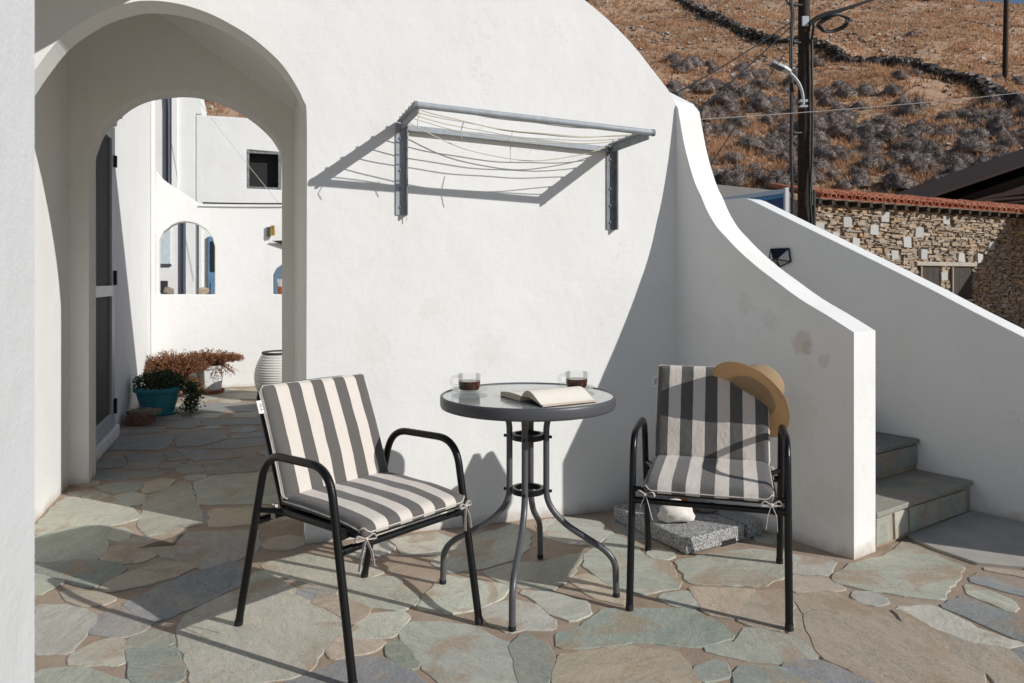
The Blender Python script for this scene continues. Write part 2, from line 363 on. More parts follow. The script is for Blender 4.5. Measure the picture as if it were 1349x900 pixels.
PAVE = [
('w',[-1.858,3.796,-1.826,3.967,-1.769,4.074,-1.629,3.811,-1.504,3.585,-1.409,3.38,-1.471,3.326,-1.468,3.27,-1.548,3.252,-1.568,3.226,-1.689,3.396,-1.761,3.585]),
('n',[-1.439,3.585,-1.202,3.625,-1.137,3.384,-1.292,3.349,-1.345,3.349]),
('b',[-1.481,3.559,-1.438,3.572,-1.356,3.373,-1.408,3.384]),
('w',[-1.641,3.122,-1.621,3.194,-1.549,3.194,-1.388,3.092,-1.421,3.248,-1.276,3.27,-1.121,3.292,-1.043,3.044,-1.078,2.951,-1.166,2.855,-1.248,2.898,-1.44,3.025]),
('g',[-2.039,3.216,-1.967,3.315,-1.859,3.349,-1.79,3.326,-1.772,3.226,-1.698,3.122,-1.626,2.96,-1.791,2.929,-1.86,2.933]),
('g',[-1.775,3.292,-1.741,3.326,-1.66,3.248,-1.636,3.153,-1.702,3.184,-1.748,3.216]),
('n',[-1.648,3.082,-1.574,3.073,-1.429,2.987,-1.453,2.915,-1.561,2.907,-1.606,2.942]),
('d',[-1.837,2.898,-1.661,2.933,-1.523,2.898,-1.475,2.83,-1.478,2.719,-1.512,2.681,-1.638,2.75,-1.789,2.822]),
('n',[-1.445,2.797,-1.406,2.847,-1.348,2.915,-1.218,2.872,-1.248,2.781,-1.323,2.703,-1.42,2.644,-1.466,2.674]),
('b',[-1.31,2.547,-1.266,2.659,-1.202,2.789,-1.095,2.924,-1.03,2.881,-0.975,2.711,-1.048,2.567,-1.147,2.41,-1.21,2.45]),
('p',[-2.257,3.796,-1.865,3.625,-1.727,3.457,-1.792,3.366,-1.965,3.338,-2.059,3.248,-2.131,3.361,-2.217,3.625]),
('g',[-2.293,3.878,-2.184,3.903,-2.022,3.781,-1.9,3.661,-2.009,3.695]),
('g',[-2.012,3.811,-1.965,3.872,-1.876,3.811,-1.828,3.667,-1.871,3.653]),
('p',[-1.602,2.527,-1.513,2.522,-1.428,2.489,-1.371,2.447,-1.341,2.382,-1.328,2.297,-1.324,2.253,-1.311,2.211,-1.4,2.208]),
('b',[-1.309,2.334,-1.331,2.402,-1.343,2.453,-1.316,2.525,-1.241,2.471,-1.161,2.409,-1.166,2.348,-1.199,2.309,-1.264,2.325]),
('p',[-1.287,2.193,-1.263,2.26,-1.222,2.295,-1.161,2.253,-1.114,2.16,-1.134,2.144,-1.26,2.146]),
('d',[-1.164,2.27,-1.161,2.302,-1.131,2.339,-1.06,2.314,-1.034,2.261,-1.158,2.259]),
('d',[-1.142,2.231,-1.025,2.242,-0.914,2.068,-0.921,2.052,-1.029,2.044]),
('g',[-1.33,2.098,-1.229,2.115,-1.159,2.089,-1.057,2.039,-1.017,1.963,-1.245,1.963]),
('p',[-1.789,2.822,-1.642,2.749,-1.642,2.71,-1.657,2.661,-1.656,2.613]),
('n',[-1.587,2.648,-1.44,2.621,-1.374,2.577,-1.386,2.541,-1.442,2.53,-1.522,2.572]),
('p',[-1.049,2.366,-1.061,2.463,-1.02,2.567,-0.963,2.667,-0.95,2.825,-0.904,2.801,-0.786,2.659,-0.747,2.609,-0.669,2.534,-0.562,2.432,-0.536,2.355,-0.565,2.246,-0.581,2.101,-0.613,2.075,-0.764,2.039,-0.86,2.035,-0.917,2.137,-1.003,2.277]),
('b',[-0.753,2.637,-0.708,2.684,-0.629,2.642,-0.643,2.57,-0.694,2.584]),
('p',[-0.939,2.921,-0.826,3.001,-0.592,2.884,-0.486,2.819,-0.563,2.742,-0.627,2.659,-0.717,2.716,-0.89,2.809,-0.96,2.886]),
('g',[-0.614,2.708,-0.527,2.75,-0.443,2.767,-0.336,2.606,-0.327,2.557,-0.371,2.495,-0.485,2.531,-0.606,2.609]),
('n',[-0.679,2.561,-0.604,2.599,-0.483,2.505,-0.482,2.442,-0.513,2.396,-0.565,2.465]),
('p',[-0.496,2.366,-0.468,2.457,-0.368,2.475,-0.343,2.436,-0.362,2.357,-0.373,2.313,-0.48,2.302]),
('n',[-0.542,2.215,-0.526,2.315,-0.477,2.275,-0.392,2.272,-0.409,2.228,-0.461,2.199,-0.519,2.18]),
('b',[-0.603,1.979,-0.612,2.033,-0.546,2.095,-0.47,2.17,-0.388,2.175,-0.287,2.086,-0.242,2.029,-0.236,1.979]),
('d',[-0.372,2.252,-0.343,2.272,-0.275,2.148,-0.276,2.122,-0.311,2.131,-0.359,2.197]),
('g',[-0.348,2.353,-0.319,2.399,-0.217,2.394,-0.115,2.364,-0.017,2.256,-0.001,2.148,0.013,2.048,0.015,1.993,-0.161,1.993,-0.243,2.127,-0.328,2.282]),
('p',[-0.288,2.634,-0.245,2.776,-0.132,2.728,-0.017,2.683,-0.041,2.591,-0.117,2.507,-0.229,2.47,-0.31,2.507]),
('p',[-0.111,2.484,0.003,2.567,0.082,2.527,0.129,2.404,0.127,2.363,0.032,2.363,-0.009,2.34,-0.066,2.398]),
('d',[0.001,2.245,0.038,2.322,0.1,2.244,0.113,2.189,0.105,2.079,0.07,2.011,0.035,2.02,0.017,2.127]),
('w',[-0.307,2.917,-0.186,3.181,0.02,3.369,0.072,3.259,0.06,3.064,0.001,2.945,-0.11,2.862,-0.226,2.817]),
('w',[-0.102,2.82,0.019,2.904,0.119,2.908,0.226,2.987,0.287,3.007,0.188,2.728,0.134,2.662,-0.007,2.702]),
('p',[0.034,2.642,0.133,2.627,0.251,2.543,0.249,2.463,0.195,2.417,0.128,2.469,0.091,2.561]),
('p',[-0.503,3.165,-0.336,3.254,-0.252,3.165,-0.281,3.003,-0.428,3.003]),
('p',[0.162,3.437,0.261,3.448,0.35,3.403,0.321,3.158,0.263,3.12,0.136,3.223,0.119,3.358]),
('g',[0.14,3.235,0.244,3.456,0.388,3.403,0.431,3.24,0.336,3.114,0.278,3.114]),
('g',[0.35,3.07,0.443,3.223,0.498,3.114,0.53,2.947,0.608,2.917,0.595,2.676,0.455,2.631,0.361,2.696,0.282,2.879,0.307,3.007]),
('n',[0.214,2.748,0.28,2.793,0.357,2.691,0.403,2.599,0.389,2.539,0.29,2.599]),
('d',[0.145,2.322,0.22,2.36,0.315,2.493,0.417,2.493,0.504,2.493,0.597,2.493,0.656,2.401,0.677,2.306,0.577,2.254,0.523,2.254,0.421,2.277,0.365,2.283,0.293,2.255,0.144,2.244]),
('g',[0.517,2.588,0.536,2.613,0.611,2.641,0.627,2.588,0.619,2.51,0.545,2.54]),
('n',[0.64,2.675,0.859,2.642,0.726,2.436,0.649,2.469,0.64,2.576]),
('g',[0.646,2.925,0.824,3.005,0.964,3.047,1.052,3.018,1.1,2.927,1.041,2.806,0.901,2.699,0.653,2.716]),
('n',[0.142,2.183,0.221,2.205,0.358,2.239,0.398,2.216,0.477,2.205,0.495,2.146,0.504,2.039,0.492,1.975,0.12,1.975,0.126,2.097]),
('g',[0.574,2.227,0.687,2.271,0.745,2.359,0.846,2.316,0.878,2.272,0.885,2.185,0.775,2.153,0.676,2.175]),
('d',[0.526,2.118,0.591,2.156,0.605,2.143,0.6,2.08,0.518,2.054]),
('d',[0.632,2.091,0.655,2.122,0.769,2.113,0.803,2.076,0.85,2.025,0.833,1.98,0.605,1.98]),
('b',[0.784,2.139,0.844,2.155,0.889,2.15,0.933,2.094,0.979,2.032,0.989,1.98,0.846,1.98]),
('n',[0.977,2.6,1.121,2.636,1.164,2.561,1.198,2.481,1.263,2.338,1.292,2.215,1.303,2.082,1.239,1.98,1.047,1.98,0.991,2.052,0.915,2.18,0.914,2.225,0.968,2.463]),
('n',[0.737,2.418,0.866,2.631,0.956,2.644,0.962,2.588,0.881,2.373,0.85,2.352,0.764,2.386]),
('n',[0.962,2.568,0.952,2.457,0.902,2.215,0.89,2.193,0.878,2.338]),
('p',[0.968,3.054,1.118,2.995,1.258,2.926,1.173,2.798,1.054,2.824,0.912,2.898]),
('n',[1.045,2.78,1.157,2.758,1.182,2.667,1.133,2.652,0.995,2.645]),
('g',[1.208,2.788,1.326,2.893,1.492,2.977,1.652,3.137,1.698,2.96,1.725,2.871,1.638,2.758,1.531,2.652,1.481,2.583,1.375,2.611,1.273,2.656,1.182,2.729]),
('p',[1.3,2.511,1.421,2.517,1.464,2.356,1.522,2.276,1.541,2.267,1.482,2.247,1.4,2.27,1.341,2.369]),
('b',[1.452,2.521,1.574,2.592,1.654,2.415,1.628,2.338,1.567,2.288,1.547,2.303,1.502,2.417]),
('p',[1.639,2.692,1.663,2.676,1.71,2.586,1.694,2.517,1.655,2.484,1.605,2.617]),
('b',[1.697,2.755,1.769,2.812,1.871,2.732,1.924,2.686,1.848,2.58,1.788,2.611,1.683,2.722]),
('b',[1.457,2.188,1.526,2.229,1.604,2.239,1.503,2.099,1.468,2.144]),
('n',[1.282,2.496,1.322,2.342,1.388,2.25,1.467,2.229,1.447,2.118,1.467,2.047,1.392,1.944,1.319,1.944,1.333,2.089,1.292,2.242,1.26,2.38]),
('n',[1.796,2.852,1.928,2.815,1.992,2.781,1.968,2.748,1.901,2.776]),
('w',[-2.782,5.158,-2.715,5.275,-2.445,5.358,-2.316,5.075,-2.272,4.848,-2.615,4.848]),
('w',[-2.41,5.415,-2.209,5.503,-2.023,5.275,-1.99,5.184,-2.09,4.967,-2.209,4.943,-2.345,5.221]),
('g',[-2.204,4.771,-2.173,4.803,-2.006,4.607,-2.089,4.562]),
('w',[-2.177,4.853,-1.996,4.848,-1.724,4.762,-1.691,4.666,-1.934,4.566,-2.1,4.771]),
('w',[-2.082,4.446,-2.065,4.509,-1.979,4.546,-1.987,4.37,-2.054,4.385]),
('g',[-1.964,4.378,-1.95,4.505,-1.798,4.351,-1.777,4.26,-1.893,4.275]),
('g',[-1.842,4.47,-1.684,4.566,-1.507,4.624,-1.372,4.351,-1.717,4.246,-1.783,4.37]),
('g',[-1.732,4.083,-1.659,4.208,-1.348,4.275,-1.142,3.698,-1.526,3.671]),
('g',[-2.455,4.304,-1.966,4.304,-2.039,4.17,-2.348,4.116]),
('w',[-2.433,4.723,-2.214,4.718,-2.152,4.566,-2.092,4.385,-2.251,4.37,-2.334,4.566]),
('w',[-2.604,4.566,-2.407,4.632,-2.29,4.419,-2.48,4.348]),
('n',[-1.985,4.054,-1.937,4.143,-1.861,4.109,-1.843,3.971,-1.885,3.863,-1.921,3.908]),
('g',[-2.171,4.047,-2.016,4.073,-1.966,3.911,-2.047,3.884,-2.213,3.984]),
('w',[-2.681,5.857,-2.497,5.926,-2.386,5.687,-2.388,5.557,-2.579,5.588]),
('w',[-2.416,5.857,-2.237,5.926,-1.941,5.953,-1.867,5.726,-2.343,5.681]),
('w',[-2.006,4.919,-1.974,5.147,-1.707,5.237,-1.635,5.015,-1.865,4.89]),
('w',[-2.879,6.662,-2.201,6.75,-2.059,6.315,-2.665,6.238]),
('w',[-2.804,5.37,-2.762,5.6,-2.611,5.6,-2.525,5.456,-2.759,5.325]),
('p',[-3.257,7.302,-2.394,7.344,-2.27,6.962,-3.077,6.915]),
('w',[-1.97,5.264,-1.975,5.364,-1.794,5.433,-1.742,5.275,-1.939,5.21]),
('w',[-2.883,5.857,-2.706,5.857,-2.649,5.681,-2.797,5.707]),
]
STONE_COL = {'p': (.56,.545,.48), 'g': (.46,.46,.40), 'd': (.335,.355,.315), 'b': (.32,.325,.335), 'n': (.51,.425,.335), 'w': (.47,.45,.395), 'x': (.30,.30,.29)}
rnd = random.Random(4)
def ring_of(pts, r):
    """ragged outline: edges split and jittered, corners eased"""
    out = []; n = len(pts)
    for i in range(n):
        a = Vector(pts[i]); b = Vector(pts[(i+1) % n]); L = (b-a).length; k = max(2, min(8, int(L/.035)))
        nrm = Vector((b.y-a.y, a.x-b.x)).normalized() if L > 0 else Vector((0, 0))
        for j in range(k):
            t = (j+.16)/k if j == 0 else (j+.05)/k
            p = a.lerp(b, t); out.append(p + nrm*rnd.uniform(-1, 1)*min(.0075, L*.045))
        out.append(a.lerp(b, .95))
    return out
def area(P): return .5*sum(P[i][0]*P[(i+1) % len(P)][1]-P[(i+1) % len(P)][0]*P[i][1] for i in range(len(P)))
def inset(P, d):
    n = len(P); out = []
    for i in range(n):
        a, b, c = P[i-1], P[i], P[(i+1) % n]; t = (c-a)
        if t.length < 1e-6: out.append(b.copy()); continue
        t.normalize(); out.append(b + Vector((-t.y, t.x))*d)
    return out
def paving(pts, key, top=None, jitter=.12):
    P = [Vector((pts[i], pts[i+1])) for i in range(0, len(pts), 2)] if not hasattr(pts[0], '__len__') else [Vector(p) for p in pts]
    if area(P) < 0: P.reverse()
    c = sum(P, Vector((0, 0)))/len(P); P = [p - c for p in P]
    A = inset(ring_of(P, 0), -.0145); B = inset(A, .003); n = len(A)
    h = top if top else .0042 + rnd.uniform(-.0012, .0012); tx, ty = rnd.uniform(-.002, .002), rnd.uniform(-.002, .002)
    V = [(p.x, p.y, -.002) for p in A] + [(p.x, p.y, h*.6) for p in A] + [(p.x, p.y, h + tx*p.x + ty*p.y) for p in B]
    F = [(i, (i+1) % n, n+(i+1) % n, n+i) for i in range(n)] + [(n+i, n+(i+1) % n, 2*n+(i+1) % n, 2*n+i) for i in range(n)] + [tuple(range(2*n, 3*n))]
    o = mk('paving_stone', (V, F), M_STONE, patio_floor, local=True); o.location = Vector((c.x, c.y, 0)) - patio_floor.location
    k = 1 + rnd.uniform(-jitter, jitter); q = STONE_COL[key]; o.color = (q[0]*k*rnd.uniform(.96, 1.04), q[1]*k, q[2]*k*rnd.uniform(.95, 1.05), 1)
    return o
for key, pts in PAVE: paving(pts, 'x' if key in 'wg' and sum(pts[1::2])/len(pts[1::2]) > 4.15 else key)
# smaller stones fill the wide joints and the floor out of frame
samples = []
for key, pts in PAVE:
    P = [Vector((pts[i], pts[i+1])) for i in range(0, len(pts), 2)]
    for i in range(len(P)):
        a, b = P[i], P[(i+1) % len(P)]; k = max(1, int((b-a).length/.03)); samples += [a.lerp(b, j/k) for j in range(k)]
POLYS = [[Vector((p[i], p[i+1])) for i in range(0, len(p), 2)] for _, p in PAVE]
BB = [(min(p.x for p in P), max(p.x for p in P), min(p.y for p in P), max(p.y for p in P)) for P in POLYS]
def inside(q, P):
    c = False; n = len(P)
    for i in range(n):
        a, b = P[i], P[i-1]
        if (a.y > q.y) != (b.y > q.y) and q.x < (b.x-a.x)*(q.y-a.y)/(b.y-a.y)+a.x: c = not c
    return c
cell = {}
def put(q): cell.setdefault((int(q.x//.3), int(q.y//.3)), []).append(q)
for q in samples: put(q)
def near(q):
    i, j = int(q.x//.3), int(q.y//.3); d = .3
    for a in (-1, 0, 1):
        for b in (-1, 0, 1):
            for s_ in cell.get((i+a, j+b), ()):
                e = (s_-q).length
                if e < d: d = e
    return d
def free(q):
    d2 = q - O2; u, v = d2.dot(UU), d2.dot(VV); e = q - E1; s_, n_ = e.dot(SS), e.dot(NN)
    if v > -.02 and not (-1.14 < u < -.01 or v > 1.6): return False
    if v > 1.6 and (u < -1.1 or u > .5 or v > 4.9): return False
    if s_ > -.03 and -.02 < n_: return False
    if n_ > .25: return False
    return True
count = 0
for rmin, tries in ((.16, 1500), (.09, 2500), (.05, 3500), (.032, 3500)):
    for _ in range(tries):
        if count >= 150: break
        u, v = rnd.uniform(-2.6, 1.9), rnd.uniform(-3.2, 4.9); w = W(u, v); q = Vector((w.x, w.y))
        if q.y < .9 or not free(q): continue
        d = near(q) - .02
        if d < rmin: continue
        if any(b[0] < q.x < b[1] and b[2] < q.y < b[3] and inside(q, P) for P, b in zip(POLYS, BB)): continue
        d = min(d, .27); k = rnd.randint(5, 7); a0 = rnd.uniform(0, 6.28)
        P = [(q.x + d*rnd.uniform(.82, 1.0)*math.cos(a0+6.283*i/k), q.y + d*rnd.uniform(.82, 1.0)*math.sin(a0+6.283*i/k)) for i in range(k)]
        if not all(free(Vector(p)) for p in P): continue
        paving(P, rnd.choice('pgwnnbg') if rmin > .08 else rnd.choice('nnwg')); count += 1
        for i in range(k):
            a, b = Vector(P[i]), Vector(P[(i+1) % k])
            for j in range(6): put(a.lerp(b, j/6))

# ---------------------------------------------------------------- the white house with the arched passage
house = thing('archway_house', 'white plastered house wall pierced by the arched passage, drying rack fixed on it', 'building', W(.3, .6, 0))
ARCH = [(.0,0),(.006,1.69),(.003,1.798),(-.009,1.851),(-.049,1.929),(-.109,2.009),(-.21,2.092),(-.305,2.144),(-.375,2.173),(-.447,2.192),(-.515,2.2),(-.58,2.199),(-.646,2.187),(-.735,2.15),(-.803,2.105),(-.889,2.029),(-.959,1.928),(-1.035,1.79),(-1.095,1.64),(-1.135,1.48),(-1.15,1.3),(-1.15,0)]
def smooth_poly(P, n=4):
    """Catmull-Rom through the points of an open outline"""
    P = [Vector(p) for p in P]; o_ = []
    for i in range(len(P)-1):
        a, b, c, d = P[max(0, i-1)], P[i], P[i+1], P[min(len(P)-1, i+2)]
        for k in range(n):
            t = k/n; o_.append(tuple(.5*((2*b)+(c-a)*t+(2*a-5*b+4*c-d)*t*t+(3*b-a-3*c+d)*t**3)))
    return o_ + [tuple(P[-1])]
ARCH = [ARCH[0]] + smooth_poly([(.004,1.55)]+ARCH[2:20], 4) + ARCH[20:]
out = [(1.80,0),(1.80,1.93),(1.778,1.956),(1.722,2.042),(1.682,2.084),(1.638,2.13),(1.576,2.196),(1.513,2.256),(1.453,2.306),(1.392,2.352),(1.332,2.392),(1.273,2.428),(1.15,2.49),(.95,2.58),(.6,2.72),(.1,2.84),(-.6,2.9),(-2.4,2.9),(-2.4,0)] + ARCH[::-1]
mk('front_wall', prism(out, lambda p: W(p[0], 0, p[1]), lambda p: W(p[0], .15, p[1])), M_WALL, house, bevel=.016, seg=3)
mk('passage_wall', boxf(W, (-1.36, .152, 0), (-1.148, 1.338, 2.9)), M_WALL, house)
mk('passage_wall', boxf(W, (.012, .152, 0), (.2, 1.338, 2.9)), M_CREAM, house)
INNER = [(-.046,0),(-.046,1.746),(-.054,1.855),(-.071,1.902),(-.117,1.97),(-.201,2.046),(-.304,2.111),(-.393,2.147),(-.491,2.170),(-.55,2.175),(-.61,2.172),(-.7,2.156),(-.785,2.131),(-.868,2.082),(-.951,1.999),(-1.008,1.921),(-1.041,1.828),(-1.052,1.77),(-1.052,0)]
INNER = [INNER[0]] + smooth_poly([(-.046,1.6)]+INNER[1:18]+[(-1.052,1.6)], 3) + [INNER[18]]
mk('inner_arch_wall', prism([(1.45,0),(1.45,1.9),(.0,3.04),(-1.4,3.04),(-1.4,0)] + INNER[::-1], lambda p: W(p[0], 1.34, p[1]), lambda p: W(p[0], 1.53, p[1])), M_CREAM, house, bevel=.014, seg=3)
mk('sloped_ceiling', prism([(.012,2.10),(-.68,2.57),(-1.148,2.72),(-1.148,2.9),(.012,2.9)], lambda p: W(p[0], .152, p[1]), lambda p: W(p[0], 1.338, p[1])), M_CREAM, house)
mk('vault_block', prism([(.21,0),(1.45,0),(1.45,1.89),(.21,2.86)], lambda p: W(p[0], .152, p[1]), lambda p: W(p[0], 1.338, p[1])), M_WALL, house)
mk('roof_slab', boxf(W, (-2.2, -1.05, 2.345), (-.44, -.004, 2.5)), M_WALL, house, bevel=.02)

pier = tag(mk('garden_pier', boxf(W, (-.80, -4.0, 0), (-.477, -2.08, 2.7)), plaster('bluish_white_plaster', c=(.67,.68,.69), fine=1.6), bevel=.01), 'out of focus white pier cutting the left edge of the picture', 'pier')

# ---------------------------------------------------------------- stair walls and stairs
P1 = [(0,0),(0,.897),(.116,.961),(.237,1.024),(.366,1.107),(.435,1.152),(.503,1.202),(.565,1.252),(.62,1.303),(.665,1.345),(.704,1.395),(.735,1.445),(.762,1.50),(.796,1.56),(.823,1.625),(.849,1.70),(.871,1.775),(.89,1.86),(.91,1.953),(.95,2.0),(1.12,2.1),(1.12,0)]
P1 = [P1[0]] + smooth_poly(P1[1:19], 3) + P1[19:]
tag(mk('stair_parapet', prism(P1, lambda p: S(p[0], 0, p[1]), lambda p: S(p[0], .16, p[1])), M_STAIRW, bevel=.012, seg=3), 'curved white stair wall with brown damp stains behind the chair with the hat', 'wall')
P2 = [(-1.30,0),(-1.30,.84),(-.213,.845),(.0,.955),(.186,1.055),(.4,1.165),(.599,1.265),(.95,1.44),(1.25,1.592),(1.29,1.607),(1.34,1.612),(3.6,1.63),(3.6,0)]
tag(mk('stair_wall', prism(P2, lambda p: S(p[0], 1.035, p[1]), lambda p: S(p[0], 1.185, p[1])), M_WALL, bevel=.012, seg=3), 'straight sloping white stair wall carrying the small black lamp', 'wall')
stairs = thing('stairs', 'slate steps climbing between the two white stair walls', 'stairs', S(.4, .6, 0))
def obj_col(o, k, j=1): q = STONE_COL[k]; o.color = (q[0]*j, q[1]*j, q[2]*j, 1); return o
RISE, TREAD = .155, .248
for i in range(9):
    s0 = TREAD*i
    st = mk('step', boxf(S, (s0+.012, .163, RISE*i if i else .0), (s0+TREAD+ (.03 if i < 8 else .6), 1.032, RISE*(i+1)-.022)), M_MORTAR, stairs, bevel=.006)
    cuts = [.163, .163+.87*rnd.uniform(.38, .62), 1.032] if i % 2 else [.163, 1.032]
    for a, b in zip(cuts[:-1], cuts[1:]):
        o = mk('tread_slab', boxf(S, (s0-.004, a+.003, RISE*(i+1)-.022), (s0+TREAD+.02, b-.003, RISE*(i+1))), M_STONE, st, bevel=.005); obj_col(o, 'wxw'[i % 3], .72)  # tread colours darkened for the shade over the flight
    x = .167; 
    while x < 1.0:
        w = min(rnd.uniform(.13, .17) if i == 0 and x < .4 else rnd.uniform(.4, .7), 1.028-x); h0 = RISE*i + .012
        if w < .06: break
        pts = [(x+.006+rnd.uniform(0,.012), h0+rnd.uniform(0,.02)), (x+w-.008, h0+rnd.uniform(0,.02)), (x+w-.006-rnd.uniform(0,.015), RISE*(i+1)-.028-rnd.uniform(0,.012)), (x+.008, RISE*(i+1)-.028)]
        o = mk('riser_stone', prism(pts, lambda p: S(s0+.003, p[0], p[1]), lambda p: S(s0+.02, p[0], p[1])), M_STONE, st, bevel=.004); obj_col(o, rnd.choice('pg') if i == 0 and x < .45 else 'x', rnd.uniform(.75, .95)); x += w  # pale only at the sunlit end of the first riser, darkened where shaded
P1_ = None
landing = mk('cement_landing', prism([(1.69,3.2),(1.723,3.05),(1.80,2.89),(1.95,2.845),(2.45,2.45),(2.9,2.15),(3.12,2.42),(2.93,2.5),(2.19,3.55)], lambda p: Vector((p[0], p[1], .011)), lambda p: Vector((p[0], p[1], -.01))), M_RAMP); struct(landing)

# ---------------------------------------------------------------- courtyard seen through the arch
side = thing('courtyard_side_wall', 'white wall holding the dark screen door beyond the arch', 'wall', W(-1.3, 3.2, 0))
mk('wall', boxf(W, (-1.5, 1.532, 0), (-1.166, 4.948, 3.9)), M_WALL2, side)
mk('corner_pilaster', boxf(W, (-1.164, 4.80, 0), (-1.128, 4.946, 3.9)), M_CREAM, side, bevel=.01)
cor = mk('cornice', boxf(W, (-1.164, 1.7, 2.24), (-1.08, 2.66, 2.30)), M_WALL2, side, bevel=.012)
mk('cornice', boxf(W, (-1.164, 1.7, 2.18), (-1.115, 2.64, 2.236)), M_WALL2, side, bevel=.012)
mk('threshold', boxf(W, (-1.164, 1.56, 0.004), (-1.10, 2.64, .095)), M_WALL2, side, bevel=.012)
M_ALU = plain('grey_white_aluminium', (.42,.44,.48), .45); M_SCREEN = plain('dark_insect_screen', (.028,.028,.034), .75, nz=.2, nsc=300); M_ALUW = plain('white_aluminium', (.76,.76,.76), .4)
door = thing('screen_door', 'tall dark screen door in a pale frame inside the arch', 'door', W(-1.15, 2.05, .1))
def du(a, b, mat, nm, bev=.004, par=door): return mk(nm, boxf(W, a, b), mat, par, bevel=bev)
fr = Geo()
for a, b in (((-1.163, 2.44, .10), (-1.118, 2.56, 2.16)), ((-1.163, 1.58, .10), (-1.118, 1.66, 2.16)), ((-1.163, 1.66, 2.06), (-1.119, 2.44, 2.16)), ((-1.163, 1.66, .10), (-1.119, 2.44, .20))): fr.add(*boxf(W, a, b))
mk('door_frame', fr, M_ALU, door, bevel=.004)
du((-1.162, 1.662, 1.07), (-1.135, 2.438, 2.058), M_SCREEN, 'screen_panel', 0); du((-1.162, 1.662, .202), (-1.135, 2.438, .995), M_SCREEN, 'screen_panel', 0)
du((-1.16, 1.664, .997), (-1.112, 2.436, 1.068), M_ALUW, 'cross_rail')
for z0, z1 in ((1.88,1.96),(1.07,1.17),(.19,.29)): du((-1.1175, 2.50, z0), (-1.10, 2.535, z1), M_RUBBER, 'hinge', .002)

def fw(p): return W(p[0], 4.95, p[1])
def fwb(p): return W(p[0], 5.10, p[1])
far_out = [(-1.15,0),(1.3,0),(1.3,1.95),(.069,1.91),(-.696,1.869),(-.75,1.892),(-.823,1.942),(-.9,1.992),(-.964,2.035),(-1.02,2.076),(-1.068,2.114),(-1.15,2.216)]
H1 = [(-1.099,.964),(-1.109,.985),(-1.109,1.402),(-1.105,1.501),(-1.068,1.585),(-.991,1.654),(-.93,1.685),(-.873,1.696),(-.81,1.69),(-.76,1.675),(-.667,1.616),(-.61,1.532),(-.589,1.448),(-.589,.961)]
H2 = [(-.022,.958),(-.022,1.163),(.009,1.227),(.062,1.267),(.123,1.275),(.19,1.267),(.24,1.227),(.27,1.163),(.27,.958)]
tag(mk('courtyard_end_wall', prism(far_out, fw, fwb, [H1, H2]), M_WALL2, bevel=.01), 'low white courtyard end wall with an arched opening above the dry plants', 'wall')
M_VOID = plain('dark_interior', (.012,.012,.013), .8)
def fu(v): return lambda p: W(p[0], v, p[1])
bB = thing('white_house', 'flat roofed white house with square dark window beyond the courtyard', 'building', W(0, 7.6, 0))
mk('wall', prism([(-.909,0),(1.7,0),(1.7,3.2),(-.909,3.2)], fu(7.0), fu(8.6), [[(-.303,2.294),(.118,2.292),(.118,2.78),(-.303,2.794)]]), M_WALL2, bB, bevel=.012)
wB = mk('window', boxf(W, (-.32, 7.14, 2.28), (.13, 7.16, 2.81)), M_VOID, bB)
fB = Geo()
for a, b in (((-.301,7.0,2.296),(-.272,7.05,2.79)),((.087,7.0,2.296),(.116,7.05,2.778)),((-.272,7.0,2.752),(.087,7.05,2.776)),((-.272,7.0,2.296),(.087,7.05,2.318))): fB.add(*boxf(W, a, b))
mk('window_frame', fB, plain('weathered_window_frame', (.20,.215,.22), .6, nz=.5, nsc=40), wB)
cC = thing('tall_white_house', 'tall white house with dark drainpipe rising behind the courtyard wall', 'building', W(-1.3, 7.6, 0))
mk('wall', prism([(-2.2,0),(-.912,0),(-.912,3.21),(-.835,3.21),(-.85,3.5),(-.905,3.75),(-.905,5),(-2.2,5)], fu(7.006), fu(8.2)), M_WALL2, cC, bevel=.01)
mk('pilaster', boxf(W, (-1.19, 6.97, 2.0), (-1.115, 7.004, 5)), M_WALL, cC, bevel=.008)
M_PIPE = plain('slate_blue_pipe', (.06,.07,.09), .5)
mk('drainpipe', tube([W(-1.226,6.975,2.0), W(-1.226,6.975,5)], .026, 12), M_PIPE, cC, smooth=True); mk('drainpipe', tube([W(-1.05,6.975,.1), W(-1.05,6.975,1.9)], .027, 12), M_PIPE, cC, smooth=True)
mk('cable', tube(fillet([W(-1.275,6.99,3.7), W(-1.265,6.97,3.45), W(-1.228,6.945,3.28), W(-1.226,6.942,2.3)], .05), .006, 6), M_RUBBER, cC, smooth=True)
mk('shutter', boxf(W, (-1.33, 6.985, 1.31), (-1.20, 7.004, 1.79)), plain('pale_blue_shutter', (.55,.62,.64), .6, nz=.1, nsc=20), cC, bevel=.004)
mk('shutter_sill', boxf(W, (-1.34, 6.975, 1.285), (-1.19, 7.004, 1.308)), M_PIPE, cC)
mk('meter_box', boxf(W, (-1.33, 6.96, .90), (-1.23, 7.004, 1.10)), plain('dark_meter_box', (.03,.03,.035), .5), cC, bevel=.004)
mk('corner_strip', boxf(W, (-.87, 6.97, .1), (-.84, 6.998, 2.0)), M_CREAM, bB)
M_BLUE = plain('faded_blue_paint', (.11,.22,.35), .6, nz=.2, nsc=12)
bd = mk('door', boxf(W, (-.766, 6.955, .02), (-.42, 6.998, 1.66)), M_BLUE, bB, bevel=.004); bd['label'] = 'faded blue door seen through the arched opening'
mk('door_pane', boxf(W, (-.73, 6.94, 1.22), (-.58, 6.954, 1.6)), M_VOID, bd); mk('door_panel', boxf(W, (-.735, 6.94, .5), (-.57, 6.954, 1.08)), M_BLUE, bd, bevel=.006)
mk('window', boxf(W, (.03, 6.95, .85), (.24, 6.998, 1.4)), plain('blue_grey_window', (.13,.20,.27), .4), bB)
